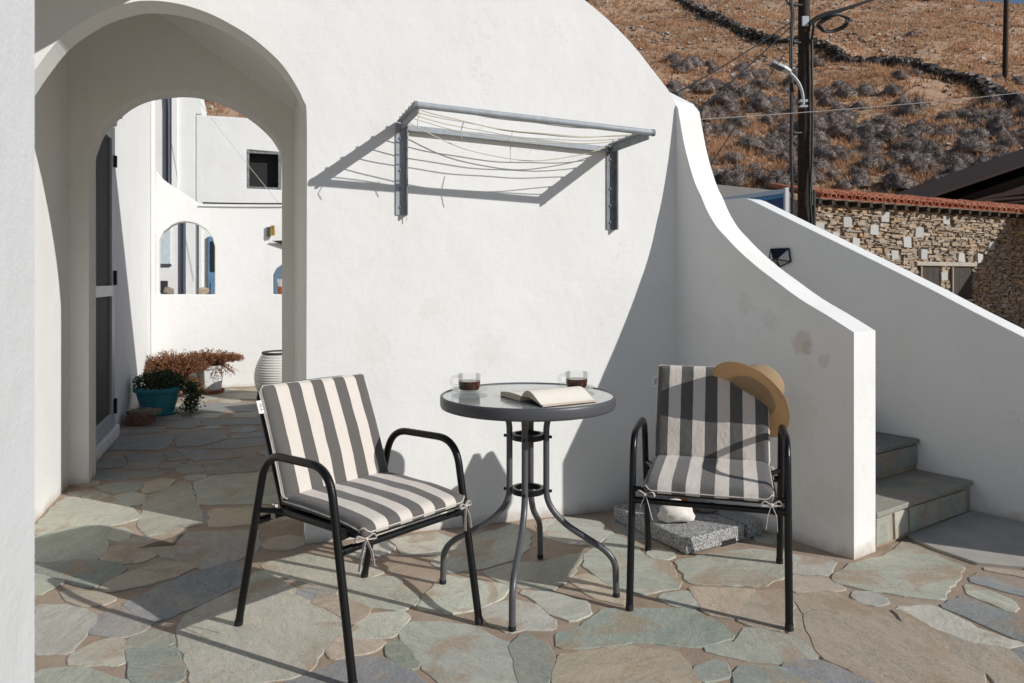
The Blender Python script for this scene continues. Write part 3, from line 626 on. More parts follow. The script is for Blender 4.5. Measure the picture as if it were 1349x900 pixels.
for k, (u, mt, sx, lab) in enumerate(((-1.025, M_DSTONE, .055, 'grey stone on the left of the arched opening sill'), (-.70, M_WSTONE, .062, 'pale stone on the right of the arched opening sill'))):
    tag(mk('sill_stone', rock(Geo(), tuple(W(u, 5.03, .995)), (sx, .045, .042), random.Random(k), 2, rz=.3), plain('brown_stone_%d' % k, ((.24,.20,.16), (.40,.31,.23))[k], .9, nz=.3, nsc=30, bump=.7), smooth=True), lab, 'stone')
tp = thing('terracotta_pot', 'small pot with white liner in the half hidden little arched opening', 'pot', W(.075, 5.03, .958))
mk('pot', lathe([(0,.0),(.045,0),(.052,.075),(.05,.08),(.0,.078)], 20), plain('terracotta_orange', (.34,.09,.035), .8), tp, smooth=True, local=True)
mk('liner', lathe([(.044,.079),(.058,.16),(.062,.162),(.0,.155)], 20), M_ALUW, tp, smooth=True, local=True)
wl2 = thing('brass_wall_light', 'small brass and grey wall light above the little arched opening', 'lamp', W(-.05, 4.93, 1.56))
mk('backplate', boxf(W, (-.09, 4.92, 1.56), (-.045, 4.948, 1.66)), M_PAINTD, wl2, bevel=.006); mk('lantern', lathe([(0,0),(.022,0),(.026,.03),(.02,.09),(.024,.1),(0,.1)], 14, W(-.03, 4.895, 1.57)), plain('brass', (.45,.30,.08), .35, .8), wl2, smooth=True)
tag(mk('awning_flap', prism([(-.037,1.515),(.3,1.53),(.3,1.40)], fu(4.90), fu(4.92)), M_RUBBER), 'dark triangular flap beside the right jamb beyond the arch', 'flap')
def wire(name, a, b, sag, r, mat, label, n=16):
    a, b = Vector(a), Vector(b); pts = []
    for i in range(n+1):
        t = i/n; p = a.lerp(b, t); p.z -= sag*4*t*(1-t); pts.append(p)
    return tag(mk(name, tube(pts, r, 6), mat, smooth=True), label, 'wire')
wire('overhead_wire', W(-.86, 6.6, 3.3), W(.15, 5.9, 1.9), .02, .003, M_ROPE, 'thin pale wire slanting past the square dark window')
wire('overhead_wire', W(-.70, 4.9, 1.885), W(.6, 4.9, 1.93), .01, .008, M_RUBBER, 'black cable along the top of the courtyard end wall')

# ---------------------------------------------------------------- pots and plants in the courtyard
def leaf_cloud(g, rnd, pick, n, size, droop=0):
    for _ in range(n):
        c = pick(); a = rnd.uniform(0, 6.28); t = rnd.uniform(-.9, .9); L = size*rnd.uniform(.6, 1.3)
        d = Vector((math.cos(a)*math.cos(t), math.sin(a)*math.cos(t), math.sin(t)-droop)).normalized()
        w = d.cross(Vector((rnd.uniform(-1,1), rnd.uniform(-1,1), rnd.uniform(-1,1)))).normalized()*L*.32
        g.add([c, c+d*L*.5+w, c+d*L, c+d*L*.5-w], [(0,1,2,3)])
def leafmat(name, a, b, sc=25, trans=.25):
    m = N(name); c = m.mix(m.ramp(m.noise(m.pos(), sc, 3), [(.32, 0), (.68, 1)]), a, b); m.color(c); m.set(Roughness=.6)
    tl = m.n('ShaderNodeBsdfTranslucent'); m.l(c, tl.inputs[0]); mx = m.n('ShaderNodeMixShader'); mx.inputs[0].default_value = trans
    m.l(m.b.outputs[0], mx.inputs[1]); m.l(tl.outputs[0], mx.inputs[2]); m.l(mx.outputs[0], m.t.nodes['Material Output'].inputs[0]); return m.m
M_LEAF = leafmat('green_leaves', (.018,.040,.012), (.055,.095,.03)); M_DRY = leafmat('dry_leaves', (.13,.05,.022), (.34,.155,.06), 18); M_TWIG = plain('dry_twig', (.17,.075,.035), .9)
rp = random.Random(11)
bp = thing('blue_pot_plant', 'turquoise blue pot of green leaves beside the screen door', 'potted plant', W(-.955, 3.53, .006))
M_TEAL = plain('turquoise_plastic', (.04,.26,.32), .5, nz=.08, nsc=20)
mk('pot', lathe([(0,.012),(.115,.012),(.122,.03),(.145,.10),(.160,.16),(.168,.185),(.170,.188),(.185,.19),(.19,.215),(.182,.222),(.170,.222),(.165,.20),(0,.19)], 40), M_TEAL, bp, smooth=True, local=True, angle=30)
mk('saucer', lathe([(0,0),(.14,0),(.155,.018),(.150,.022),(.135,.008),(0,.008)], 36), M_TEAL, bp, smooth=True, local=True)
gl = Geo()
def pk():
    a = rp.uniform(0, 6.28); r = .19*math.sqrt(rp.random()); return Vector((r*math.cos(a)+.01, r*math.sin(a), .22+rp.uniform(0, 1)**.7*.15*(1-(r/.26)**2)))
leaf_cloud(gl, rp, pk, 1900, .022)
def pk2(): t = rp.random(); return Vector((.21+.055*math.sin(t*3)+rp.gauss(0,.032), .05+rp.gauss(0,.05), .27-.25*t+rp.gauss(0,.012)))
leaf_cloud(gl, rp, pk2, 1300, .022, .5)
mk('foliage', gl, M_LEAF, bp, local=True)
gt = Geo()
for _ in range(70):
    a = rp.uniform(0, 6.28); r = rp.uniform(.03, .15); gt.add(*tube([(r*.5*math.cos(a), r*.5*math.sin(a), .18), (r*math.cos(a), r*math.sin(a), .26), (r*1.2*math.cos(a), r*1.2*math.sin(a), .30+rp.uniform(0,.05))], .0025, 4))
mk('stems', gt, M_TWIG, bp, local=True)
def dry_plant(root, n, rx, ry, z0, zh, seed, trail=0):
    r_ = random.Random(seed); gt = Geo(); gl = Geo()
    for _ in range(n):
        a = r_.uniform(0, 6.28); q = math.sqrt(r_.random()); ex, ey = q*math.cos(a)*rx, q*math.sin(a)*ry; zz = z0+zh*r_.uniform(.45, 1)*(1-.45*q*q)
        if r_.random() < trail: zz = z0-r_.uniform(0,.16)
        p = [Vector((ex*.15, ey*.15, z0-.03)), Vector((ex*.6, ey*.6, (z0+zz)/2+.035)), Vector((ex, ey, zz))]
        gt.add(*tube(p, [.004, .003, .0018], 4))
        for k in range(5):
            t = r_.uniform(.45, 1); c = p[1].lerp(p[2], (t-.4)/.6) if t > .5 else p[0].lerp(p[1], t*2)
            leaf_cloud(gl, r_, lambda: c + Vector((r_.gauss(0,.012), r_.gauss(0,.012), r_.gauss(0,.01))), 2, .019)
    mk('stems', gt, M_TWIG, root, local=True); mk('dry_foliage', gl, M_DRY, root, local=True)
M_TERRA = plain('terracotta_saucer', (.30,.10,.06), .85, nz=.2, nsc=30); M_POTW = plain('white_plastic_pot', (.70,.70,.68), .55, nz=.05)
wp = thing('white_planter_plant', 'white octagonal planter of dry orange plants on terracotta saucer', 'potted plant', W(-.62, 4.66, .006))
mk('planter', lathe([(0,.02),(.105,.02),(.115,.04),(.135,.235),(.150,.24),(.152,.27),(.14,.272),(.135,.25),(0,.24)], 8), M_POTW, wp, local=True, bevel=.008); mk('saucer', lathe([(0,0),(.125,0),(.14,.03),(.13,.03),(.12,.01),(0,.01)], 28), M_TERRA, wp, local=True, smooth=True)
dry_plant(wp, 380, .34, .24, .26, .17, 5, .12)
dp = thing('dry_bowl_plant', 'spreading dry brown plant in a low bowl behind the turquoise pot', 'potted plant', W(-.93, 4.50, .006))
mk('bowl', lathe([(0,0),(.10,0),(.16,.05),(.18,.16),(.165,.165),(.15,.12),(0,.11)], 28), plain('grey_brown_bowl', (.22,.17,.13), .9, nz=.2), dp, local=True, smooth=True)
dry_plant(dp, 600, .36, .30, .16, .30, 6, .15)
rb = thing('ribbed_pot', 'round white ribbed pot half hidden behind the right jamb', 'pot', W(.03, 4.05, .006))
prof = [(0,0),(.15,0)]
for k in range(90):
    t = k/89; z = .01+.40*t; r = .15+.09*math.sin(math.pi*min(1, .08+t*.86))**.8 + .0035*math.sin(k*2*math.pi/5); prof.append((r, z))
prof += [(.165,.425),(.15,.42),(.15,.30),(0,.30)]
mk('pot', lathe(prof, 48), plain('chalk_white_ceramic', (.66,.65,.61), .8), rb, local=True, smooth=True, angle=60); mk('rim', lathe([(.152,.418),(.172,.418),(.176,.43),(.17,.437),(.152,.437)], 40, close=True), plain('dark_rim', (.05,.045,.04), .7), rb, local=True, smooth=True)
M_BSTONE = plain('brown_flat_stone', (.19,.145,.115), .9, nz=.3, nsc=25, bump=.7)
def flat_stone(pts, z0, z1, mat, label, rs):
    q = random.Random(rs); P = ring_of([Vector(p) for p in pts], 0)
    return tag(mk('flat_stone', prism([(p.x, p.y) for p in P], lambda p: Vector((p[0], p[1], z0)), lambda p: Vector((p[0]+q.uniform(-.006,.006), p[1]+q.uniform(-.006,.006), z1+q.uniform(-.006,.006)))), mat, bevel=.006), label, 'stone', )
def around(c, rx, ry, n, sd):
    q = random.Random(sd); return [(c.x+rx*math.cos(6.283*i/n)*q.uniform(.8,1.1), c.y+ry*math.sin(6.283*i/n)*q.uniform(.8,1.1)) for i in range(n)]
flat_stone(around(W(-1.03, 3.12), .11, .12, 8, 1), .006, .075, plain('red_brown_stone', (.20,.10,.07), .9, nz=.4, nsc=20, bump=.7), 'lower reddish flat stone of the pair beside the turquoise pot', 2)
flat_stone(around(W(-1.00, 3.14), .13, .12, 9, 3), .077, .105, M_BSTONE, 'upper grey flat stone of the pair beside the turquoise pot', 4)

# ---------------------------------------------------------------- chairs
FZ = .0045   # top of the paving
def split_path(path, z):
    a = []; b = []; c = []; stage = 0
    for i, p in enumerate(path):
        if stage == 0:
            a.append(p)
            if p.z >= z: stage = 1; b.append(p)
        elif stage == 1:
            b.append(p)
            if p.z < z: stage = 2; c.append(p)
        else: c.append(p)
    return a, b, c
def make_chair(label, loc, rz):
    t = thing('armchair', label, 'chair', loc, rz, 'black tubular armchairs by the round table')
    for s in (-1, 1):
        path = fillet([(s*.252,-.29,0),(s*.25,-.135,.567),(s*.25,.185,.574),(s*.25,.29,0)], .085, 10)
        a, b, c = split_path(path, .525)
        for leg in (a, c):
            o = mk('leg', tube(leg, .0122, 14), M_BLACK, t, smooth=True, local=True)
            f = min(leg, key=lambda p: p.z); d = (max(leg, key=lambda p: p.z)-f).normalized()
            mk('foot_cap', tube([f-d*.001, f+d*.018], .0134, 14), M_RUBBER, o, smooth=True, local=True)
        mk('armrest', tube(b, .0122, 14), M_BLACK, t, smooth=True, local=True)
    sf = fillet([(.0,-.14,.385),(.205,-.14,.385),(.21,.262,.392),(-.21,.262,.392),(-.205,-.14,.385),(0,-.14,.385)], .05, 6)
    fr = mk('seat_frame', tube(sf[:-1], .0112, 12, closed=True), M_BLACK, t, smooth=True, local=True)
    for s in (-1, 1):
        for y, yl in ((-.10, -.183), (.215, .222)): mk('bracket', tube([(s*.203, y, .386), (s*.247, yl, .386)], .009, 10), M_BLACK, fr, smooth=True, local=True)
    for y in (.2285, -.193):
        o = mk('stretcher', tube([(-.248, y, .35), (.248, y, .35)], .0105, 12), M_BLACK, t, smooth=True, local=True)
        for s in (-1, 1): mk('sleeve', tube([(s*.205, y, .35), (s*.24, y, .35)], .0125, 12), M_BLACK, o, smooth=True, local=True)
    bf = fillet([(-.188,-.125,.37),(-.188,-.286,.745),(.188,-.286,.745),(.188,-.125,.37)], .05, 8)
    mk('back_frame', tube(bf, .0112, 12), M_BLACK, t, smooth=True, local=True)
    mk('seat_sling', ([(-.2,-.135,.388),(.2,-.135,.388),(.2,.255,.394),(-.2,.255,.394),(-.2,-.135,.384),(.2,-.135,.384),(.2,.255,.390),(-.2,.255,.390)], [(0,1,2,3),(7,6,5,4),(0,4,5,1),(1,5,6,2),(2,6,7,3),(3,7,4,0)]), M_MESH, t, local=True)
    q = []
    for (x, z) in ((-.185,.40),(.185,.40),(.185,.735),(-.185,.735)):
        y = -.125-.175*(z-.37)/.415; q.append((x, y, z))
    mk('back_sling', (q + [(x, y-.004, z) for x, y, z in q], [(0,1,2,3),(7,6,5,4),(0,4,5,1),(1,5,6,2),(2,6,7,3),(3,7,4,0)]), M_MESH, t, local=True)
    return t
def pad(w, L, T, f, seed, nx=30, ny=30):
    """cushion: two puffed grids sharing a rim; f(x,y,h) places it; y runs 0..L"""
    V = []; F = []; off = Vector((seed*7.3, 0, 0))
    def rim(i, n): return 1-abs(2*i/n-1)
    for side in (1, -1):
        for j in range(ny+1):
            for i in range(nx+1):
                a = 2*i/nx-1; b = 2*j/ny-1
                a2 = math.copysign(1-(1-abs(a))**1.6, a) ; b2 = math.copysign(1-(1-abs(b))**1.6, b)
                cr = .022; x = a2*w/2; y = (b2+1)*L/2
                ex = max(0, abs(x)-(w/2-cr)); ey = max(0, abs(y-L/2)-(L/2-cr)); rr = math.hypot(ex, ey)
                if rr > cr and ex > 0 and ey > 0:
                    k = cr/rr; x = math.copysign(w/2-cr+ex*k, x); y = L/2+math.copysign(L/2-cr+ey*k, y-L/2)
                e = min(1, min(w/2-abs(x), min(y, L-y))/.026); e = max(0, e); hgt = math.sqrt(max(0, 1-(1-e)**2))
                bulge = .65+.35*(1-a2*a2)*(1-b2*b2)
                hh = T/2*hgt*(.75+.25*bulge)*side + (.0030*noise.noise(Vector((x*13, y*13, side))+off) + .0022*noise.noise(Vector((x*45, y*45, side*2))+off)*max(0, 1-e*.9))*hgt + .0020*noise.noise(Vector((x*6, y*34, 9))+off)*math.exp(-(min(y, 9)/.07)**2)
                V.append(f(x, y, hh))
    m = (nx+1)*(ny+1)
    for s in (0, 1):
        for j in range(ny):
            for i in range(nx):
                k = s*m+j*(nx+1)+i; q = (k, k+1, k+nx+2, k+nx+1); F.append(q if s == 0 else q[::-1])
    edge = [i for i in range(nx+1)] + [j*(nx+1)+nx for j in range(1, ny+1)] + [ny*(nx+1)+i for i in range(nx-1, -1, -1)] + [j*(nx+1) for j in range(ny-1, 0, -1)]
    for a, b in zip(edge, edge[1:]+edge[:1]): F.append((a, b, b+m, a+m))
    return V, F, [V[i] for i in edge]
def bow(g, c, fwd, sz=1.0, rr=random.Random(3)):
    c = Vector(c); x = Vector((0,0,1)).cross(fwd).normalized(); z = Vector((0,0,1))
    for s in (-1, 1):
        g.add(*tube(fillet([c, c+(x*s*.022+z*.012)*sz, c+(x*s*.030-z*.004)*sz, c+(x*s*.004-z*.002)*sz], .01, 4), .0052, 6, flat=.28))
        g.add(*tube([c, c+(x*s*.012-z*.03+fwd*.006)*sz, c+(x*s*(.018+rr.uniform(-.006,.006))-z*(.062+rr.uniform(0,.012))+fwd*.008)*sz], .0056, 6, flat=.22))
    rock(g, c+fwd*.002, (.0065,.0065,.006), random.Random(1))
def make_cushion(label, loc, rz, seed, tagside):
    t = thing('chair_cushion', label, 'cushion', loc, rz, 'striped cushions tied on the armchairs')
    def fs(x, y, h):
        yy = -.135 + y; z = .414 + h - .010*max(0, (yy-.17)/.10)**2 + .004*math.cos(yy*9); return Vector((x, yy, z))
    V, F, E = pad(.412, .412, .042, fs, seed); sp = mk('seat_pad', (V, F), M_STRIPE, t, smooth=True, local=True, angle=80)
    mk('piping', tube(E, .002, 6, closed=True), M_CANVAS, sp, smooth=True, local=True)
    d = Vector((0, -.175, .415)).normalized(); nn = Vector((0, d.z, -d.y))
    def fb(x, y, h):
        p = Vector((0, -.104, .415)) + d*y + nn*(h+.0) ; sl = .008*math.sin(y/.372*3.1); return Vector((x, p.y+sl*.6, p.z))
    V, F, E2 = pad(.418, .372, .042, fb, seed+3); bpd = mk('back_pad', (V, F), M_STRIPE, t, smooth=True, local=True, angle=80)
    mk('piping', tube(E2, .002, 6, closed=True), M_CANVAS, bpd, smooth=True, local=True)
    for s in (-1, 1):
        g = Geo(); bow(g, (s*.198, .278, .385), Vector((s*.25, 1, 0)).normalized(), 1.15, random.Random(seed*5+s)); mk('tie', g, M_TIE, t, smooth=True, local=True)
        g = Geo(); bow(g, (s*.218, -.14, .40), Vector((s*1, -.1, 0)).normalized(), .55, random.Random(seed*7+s)); mk('tie', g, M_TIE, t, smooth=True, local=True)
    # little woven brand label sewn into the edge seam
    y0 = .305; c = fb(tagside*.206, y0, 0); a = fb(tagside*.206, y0-.021, 0); b = fb(tagside*.206, y0+.021, 0); up = (b-a).normalized(); ox = Vector((tagside, 0, 0)); th = nn*.0012
    pts = [a, b, b+ox*.021, a+ox*.021]
    tg = mk('label_tag', ([p-th for p in pts]+[p+th for p in pts], [(3,2,1,0),(4,5,6,7),(0,1,5,4),(1,2,6,5),(2,3,7,6),(3,0,4,7)]), M_TAG, t, local=True)
    face = nn; tx = -up; ty = face.cross(tx)
    M = Matrix((( tx.x, ty.x, face.x, 0), (tx.y, ty.y, face.y, 0), (tx.z, ty.z, face.z, 0), (0,0,0,1)))
    M = Matrix.Translation((a+b)/2 + ox*.0105 + nn*.0016) @ M
    text_mesh('lettering', 'VILA', .0135, M_INK, tg, M, .0003)
    return t
M_TAG = plain('white_woven_tag', (.78,.77,.75), .9); M_INK = plain('black_ink', (.02,.02,.02), .8)
def heading(f): return math.atan2(-f[0], f[1])
CL = (-.4876, 2.389, FZ); RL = heading((.765, -.644)); CR = (.7136, 2.6955, FZ); RRZ = heading((-.286, -.958))
make_chair('black armchair left of the table, seen from its side, with the cushion without hat', CL, RL)
make_chair('black armchair right of the table with straw hat on its back', CR, RRZ)
make_cushion('grey and cream striped cushion on the left armchair, fully sunlit', CL, RL, 1, 1)
make_cushion('grey and cream striped cushion shaded by the straw hat on the right armchair', CR, RRZ, 2, 1)

# ---------------------------------------------------------------- bistro table
TC = Vector((.056, 2.65, FZ)); TZ = .697
tb = thing('bistro_table', 'round graphite bistro table with frosted glass top', 'table', TC)
a0 = math.atan2(-.3035, -.055)
mk('rim', lathe([(.299,.688),(.3005,.6925),(.304,.6945),(.3085,.692),(.310,.686),(.310,.662),(.307,.654),(.302,.652),(.299,.655)], 96, (0,0,0), close=True), M_RIM, tb, smooth=True, local=True, angle=60)
mk('glass_top', lathe([(0,.6905),(.3,.6905),(.3,.684),(0,.684)], 96), M_TOP, tb, local=True)
mk('under_ring', lathe([(.055,.655),(.105,.655),(.105,.667),(.055,.667)], 40, close=True), M_GREY, tb, smooth=True, local=True)
for k in range(4):
    a = a0 + k*math.pi/2; ca, sa = math.cos(a), math.sin(a)
    pr = [(.10,.664),(.066,.60),(.066,.315),(.125,.245),(.275,.158),(.308,.118),(.311,.0)]
    pth = [(pr[0][0], pr[0][1])]
    P = fillet([(r*ca, r*sa, z) for r, z in pr], .07, 8)
    o = mk('leg', tube(P, .0112, 14), M_GREY, tb, smooth=True, local=True)
    mk('foot_cap', tube([(.311*ca, .311*sa, 0), (.311*ca, .311*sa, .014)], .0125, 14), M_RUBBER, o, smooth=True, local=True)
    for z in (.545, .355): mk('bolt', tube([(.04*ca, .04*sa, z), (.086*ca, .086*sa, z)], .0055, 8), M_BLACK, o, smooth=True, local=True)
for z in (.545, .355): mk('brace_ring', lathe([(.046,z-.010),(.058,z-.010),(.058,z+.010),(.046,z+.010)], 36, close=True), M_BLACK, tb, smooth=True, local=True)

# ---------------------------------------------------------------- cups, saucers, book
TT = FZ + .6905
def cup(x, y, ha, label, lab2):
    s_ = tag(mk('glass_saucer', lathe([(0,.0005),(.035,.0005),(.040,.003),(.068,.012),(.067,.014),(.040,.006),(0,.004)], 44, (x, y, TT)), M_GLASS, smooth=True), lab2, 'saucer', 'glass saucers on the table')
    c = thing('coffee_cup', label, 'cup', (x, y, TT+.005), ha, 'glass coffee cups on the table')
    mk('cup_body', lathe([(0,.002),(.034,.002),(.037,.006),(.0395,.025),(.0415,.060),(.0412,.0612),(.0406,.0608)], 44), M_GLASS, c, smooth=True, local=True)
    mk('coffee', lathe([(0,.0065),(.0345,.0065),(.0376,.014),(.0392,.028),(.0398,.037),(0,.037)], 40), M_COFFEE, c, smooth=True, local=True, angle=50)
    mk('handle', tube(fillet([(-.0385,0,.052),(-.063,0,.052),(-.066,0,.022),(-.0375,0,.018)], .012, 6), .0036, 10, flat=1.3), M_GLASS, c, smooth=True, local=True)
cup(-.155, 2.715, .1, 'glass cup of black coffee standing alone left of the open book', 'clear glass saucer under the coffee cup left of the book')
cup(.240, 2.775, .15, 'glass cup of black coffee half hidden behind the open book', 'clear glass saucer under the cup behind the open book')
bk = thing('open_book', 'open paperback with curling pages lying on the glass table top', 'book', (.029, 2.502, TT+.001), math.atan2(.507, .862)); bk.scale = (1.1, 1.12, 1.12)
# local: x along the spine (foot to head), -y towards the reader for the curled half, +y for the flat half
BL = .19
def sheet(prof_top, prof_bot):
    n = len(prof_top); V = []
    for x in (0, BL): V += [(x, y, z) for y, z in prof_top] + [(x, y, z) for y, z in prof_bot]
    F = []
    for i in range(n-1):
        F.append((i, i+1, 2*n+i+1, 2*n+i)); F.append((n+i, 2*n+n+i, 2*n+n+i+1, n+i+1))
        F.append((i, n+i, n+i+1, i+1)); F.append((2*n+i, 2*n+i+1, 3*n+i+1, 3*n+i))
    F += [(0, 2*n, 3*n, n), (n-1, 2*n-1, 4*n-1, 3*n-1)]
    return V, F
def curve(k, amp):
    out = []
    for i in range(15):
        t = i/14; y = -.004-.118*t; z = .004+.010*(1-t)+amp*math.sin(math.pi*min(1, t*1.02))**.8*(1-t)**.7*1.6; out.append((y, z))
    return out
mk('cover', sheet([(.124,.0),(.0,.0015),(-.126,.0)][::1], [(.124,-.0008),(.0,-.0008),(-.126,-.0008)]), M_COVER, bk, local=True)
lo = [(-.004+.0, .002)] + [(-.004-.118*i/14, .0015) for i in range(1, 15)]
mk('page_block', sheet([(.003+.119*i/14, .0165-.003*(i/14)**2+.003*math.sin(i/14*3.1)) for i in range(15)], [(.003+.119*i/14, .0012) for i in range(15)]), M_PEDGE, bk, local=True, smooth=True)
mk('printed_page', sheet([(.003+.119*i/14, .0173-.003*(i/14)**2+.003*math.sin(i/14*3.1)) for i in range(15)], [(.003+.119*i/14, .0168-.003*(i/14)**2+.003*math.sin(i/14*3.1)) for i in range(15)]), M_TEXT, bk, local=True, smooth=True)
amps = [.010, .0135, .017, .0205, .0235]
for k, am in enumerate(amps):
    top = curve(k, am); bot = [(y, z-.0022) for y, z in curve(k, am-.0006)]
    top[-1] = (top[-1][0], .0022+.0012*k); bot[-1] = (bot[-1][0], .0015+.0009*k)
    mk('page_fan', sheet(top, bot), M_PEDGE if k < 4 else M_PEDGE, bk, local=True, smooth=True)
top = curve(9, .0242); mk('printed_page', sheet([(y, z+.0007) for y, z in top], [(y, z+.0002) for y, z in top]), M_PAGE, bk, local=True, smooth=True)

# ---------------------------------------------------------------- straw hat over the chair back
hat = thing('straw_hat', 'tan straw hat hung on the corner of the right chair back', 'hat', (.912, 2.825, .667))
dz = Vector((.61,0,-.79)); qq = Vector((.79,0,.61)); ax = (qq*.85 + Vector((0,.53,0))).normalized(); bx = dz.normalized(); by = ax.cross(bx).normalized()
hat.rotation_euler = Matrix((bx, by, ax)).transposed().to_euler()
def hat_shell(rings, n=72, thick=.0025):
    V = []; F = []; m = len(rings)
    for side in (0, 1):
        for (r, z) in rings:
            for k in range(n):
                a = 2*math.pi*k/n; rr = r; zz = z
                if r > .095: zz -= (r-.09)**2*(5.5*math.cos(a)**2-1.2) + .004*math.sin(3*a+.6)*(r-.09)/.09
                if z > .09: zz -= .010*math.cos(a)**4*min(1, (.085-r)/.05 if r < .085 else 0); 
                V.append(((rr-side*thick*(1 if z > .004 else 0))*math.cos(a)*1.03, (rr-side*thick*(1 if z > .004 else 0))*math.sin(a)*(.97 if math.sin(a) > 0 or r < .1 else .97-.20*(r-.1)/.07), zz-side*thick))
    for side in (0, 1):
        for i in range(m-1):
            for k in range(n):
                q = (side*m*n+i*n+k, side*m*n+i*n+(k+1) % n, side*m*n+(i+1)*n+(k+1) % n, side*m*n+(i+1)*n+k); F.append(q if side == 0 else q[::-1])
    for k in range(n): F.append((k, (k+1) % n, m*n+(k+1) % n, m*n+k))
    F.append(tuple((m-1)*n+k for k in range(n))); F.append(tuple((2*m-1)*n+k for k in range(n-1, -1, -1)))
    return V, F
def no_caps(g): V, F = g; return V, F[:-2]
mk('brim', no_caps(hat_shell([(.168-.0076*i, 0) for i in range(11)]+[(.07,.0),(.045,0),(.02,0),(.004,0)])), M_STRAW, hat, smooth=True, local=True, angle=70)
cr = mk('crown', hat_shell([(.0905,.002),(.089,.012),(.087,.035),(.083,.065),(.078,.092),(.070,.105),(.055,.112),(.035,.112),(.014,.108),(.004,.107)]), M_STRAW, hat, smooth=True, local=True, angle=70)
mk('hat_band', lathe([(.0915,.006),(.0925,.008),(.0900,.026),(.0885,.026),(.0890,.006)], 60, close=True), plain('straw_band', (.50,.30,.13), .8, nz=.2, nsc=300), cr, smooth=True, local=True)
g = Geo(); 
for q_ in (-1, 1): g.add(*tube(fillet([(.091,0,.016),(.098,.018*q_,.024),(.10,.026*q_,.014),(.093,.004*q_,.014)], .006, 4), .005, 6))
mk('bow', g, plain('straw_knot', (.36,.20,.08), .8), cr, smooth=True, local=True)

# ---------------------------------------------------------------- drying rack on the wall
rack = thing('drying_rack', 'grey metal wall drying rack with sagging cream cords', 'drying rack', W(.9, -.15, 1.36))
def zr(u, z): return z - .040*(u-.40)       # the rack hangs slightly lower on the right
for s_, u0 in (('l', .40), ('r', 1.41)):
    d_ = .012
    o = mk('wall_bar', boxf(lambda a, b, c: W(a, b, zr(a, c)), (u0-.024, -.006, 1.385), (u0+.024, -.0015, 1.78)), M_PAINT if s_ == 'l' else M_PAINTD, rack)  # right bar's shaded face is put into its darker paint
    mk('bar_flange', boxf(lambda a, b, c: W(a, b, zr(a, c)), (u0+.019, -.034, 1.385), (u0+.024, -.0065, 1.78)), M_PAINTD, o)
    for z in (1.42, 1.50, 1.58, 1.72): mk('screw', tube([W(u0-.004, -.004, zr(u0, z)), W(u0-.004, -.011, zr(u0, z))], .006, 8), M_PAINTD, o)
    am = mk('arm', boxf(lambda a, b, c: W(a, b, zr(a, c)), (u0-.004, -.368, 1.752), (u0+.002, -.0065, 1.787)), M_PAINTD, rack)
    mk('arm_lip', boxf(lambda a, b, c: W(a, b, zr(a, c)), (u0-.020, -.368, 1.7875), (u0+.002, -.0065, 1.792)), M_PAINT, am)
    for k in range(5): mk('hook', tube([W(u0-.012, -.05-.065*k, zr(u0, 1.792)), W(u0-.012, -.05-.065*k, zr(u0, 1.803))], .005, 8), M_PAINTD, am)
fb_ = mk('front_bar', tube([W(.392, -.368, zr(.39, 1.782)), W(1.425, -.368, zr(1.425, 1.782))], .0135, 16), M_PAINT, rack, smooth=True)
for u0 in (.388, 1.429): mk('end_cap', tube([W(u0-.006, -.368, zr(u0, 1.782)), W(u0+.006, -.368, zr(u0, 1.782))], .0152, 16), M_PAINTD, fb_, smooth=True)
mk('rear_bar', boxf(lambda a, b, c: W(a, b, zr(a, c)), (.425, -.026, 1.752), (1.385, -.008, 1.776)), M_PAINT, rack)
rr_ = random.Random(8)
for k, sag in enumerate((.125, .05, .045, .035, .055, .02)):
    vk = -.05-.058*k; pts = []
    for i in range(25):
        t = i/24; u_ = .40+1.01*t; pts.append(W(u_, vk-.01*math.sin(3.14*t)*(k == 4), zr(u_, 1.792)-sag*4*t*(1-t)+.002*math.sin(t*19+k)))
    mk('cord', tube(pts, .0022, 6), M_ROPE, rack, smooth=True)
for (u_, v_, L) in ((.60, -.30, .07), (.83, -.24, .14), (.41, -.35, .06), (.43, -.02, .42)):
    zt = 1.775 if L < .2 else 1.80
    mk('cord_end', tube([W(u_, v_, zr(u_, zt-.02)), W(u_-.012, v_-.006, zr(u_, zt-.02-L*.5)), W(u_-.008, v_+.004, zr(u_, zt-.02-L))], .0018, 5), M_ROPE, rack, smooth=True)

# ---------------------------------------------------------------- granite weights behind the right chair
def slab(pts, label, z0=FZ, z1=.068, notch=False):
    return tag(mk('granite_slab', prism(pts, lambda p: Vector((p[0], p[1], z0)), lambda p: Vector((p[0], p[1], z1))), M_GRANITE, bevel=.005), label, 'paving weight', 'granite slabs behind the right chair')
def lerp2(a, b, t): return (a[0]+(b[0]-a[0])*t, a[1]+(b[1]-a[1])*t)
q0, q1, q2, q3 = (.464,3.425), (.696,2.989), (.984,3.163), (.752,3.599)
sA = slab([q0, lerp2(q0, q1, .5), q1, q2, q3], 'large speckled granite slab carrying the white stone under the chair')
nf = Vector((q2[1]-q1[1], q1[0]-q2[0], 0)).normalized()
g = Geo(); a, b = lerp2(q1, q2, .60), lerp2(q1, q2, .84)
slab([(1.0,3.176),(1.082,3.227),(.85,3.615),(.768,3.574)], 'dark narrow granite slab squeezed between the big slab and stair wall', z1=.064)
bmn = bpy.data.objects  # black block stands in for the shaded notch on the big slab's front edge
me = sA.data
cut = mk('notch_shade_block', ([(*(Vector((*p, zz)) + nf*d),) for p in (a, b) for d in (.002, -.05) for zz in (FZ-.004, FZ+.018)], [(0,1,3,2),(4,6,7,5),(0,4,5,1),(2,3,7,6),(0,2,6,4),(1,5,7,3)]), M_RUBBER, sA)
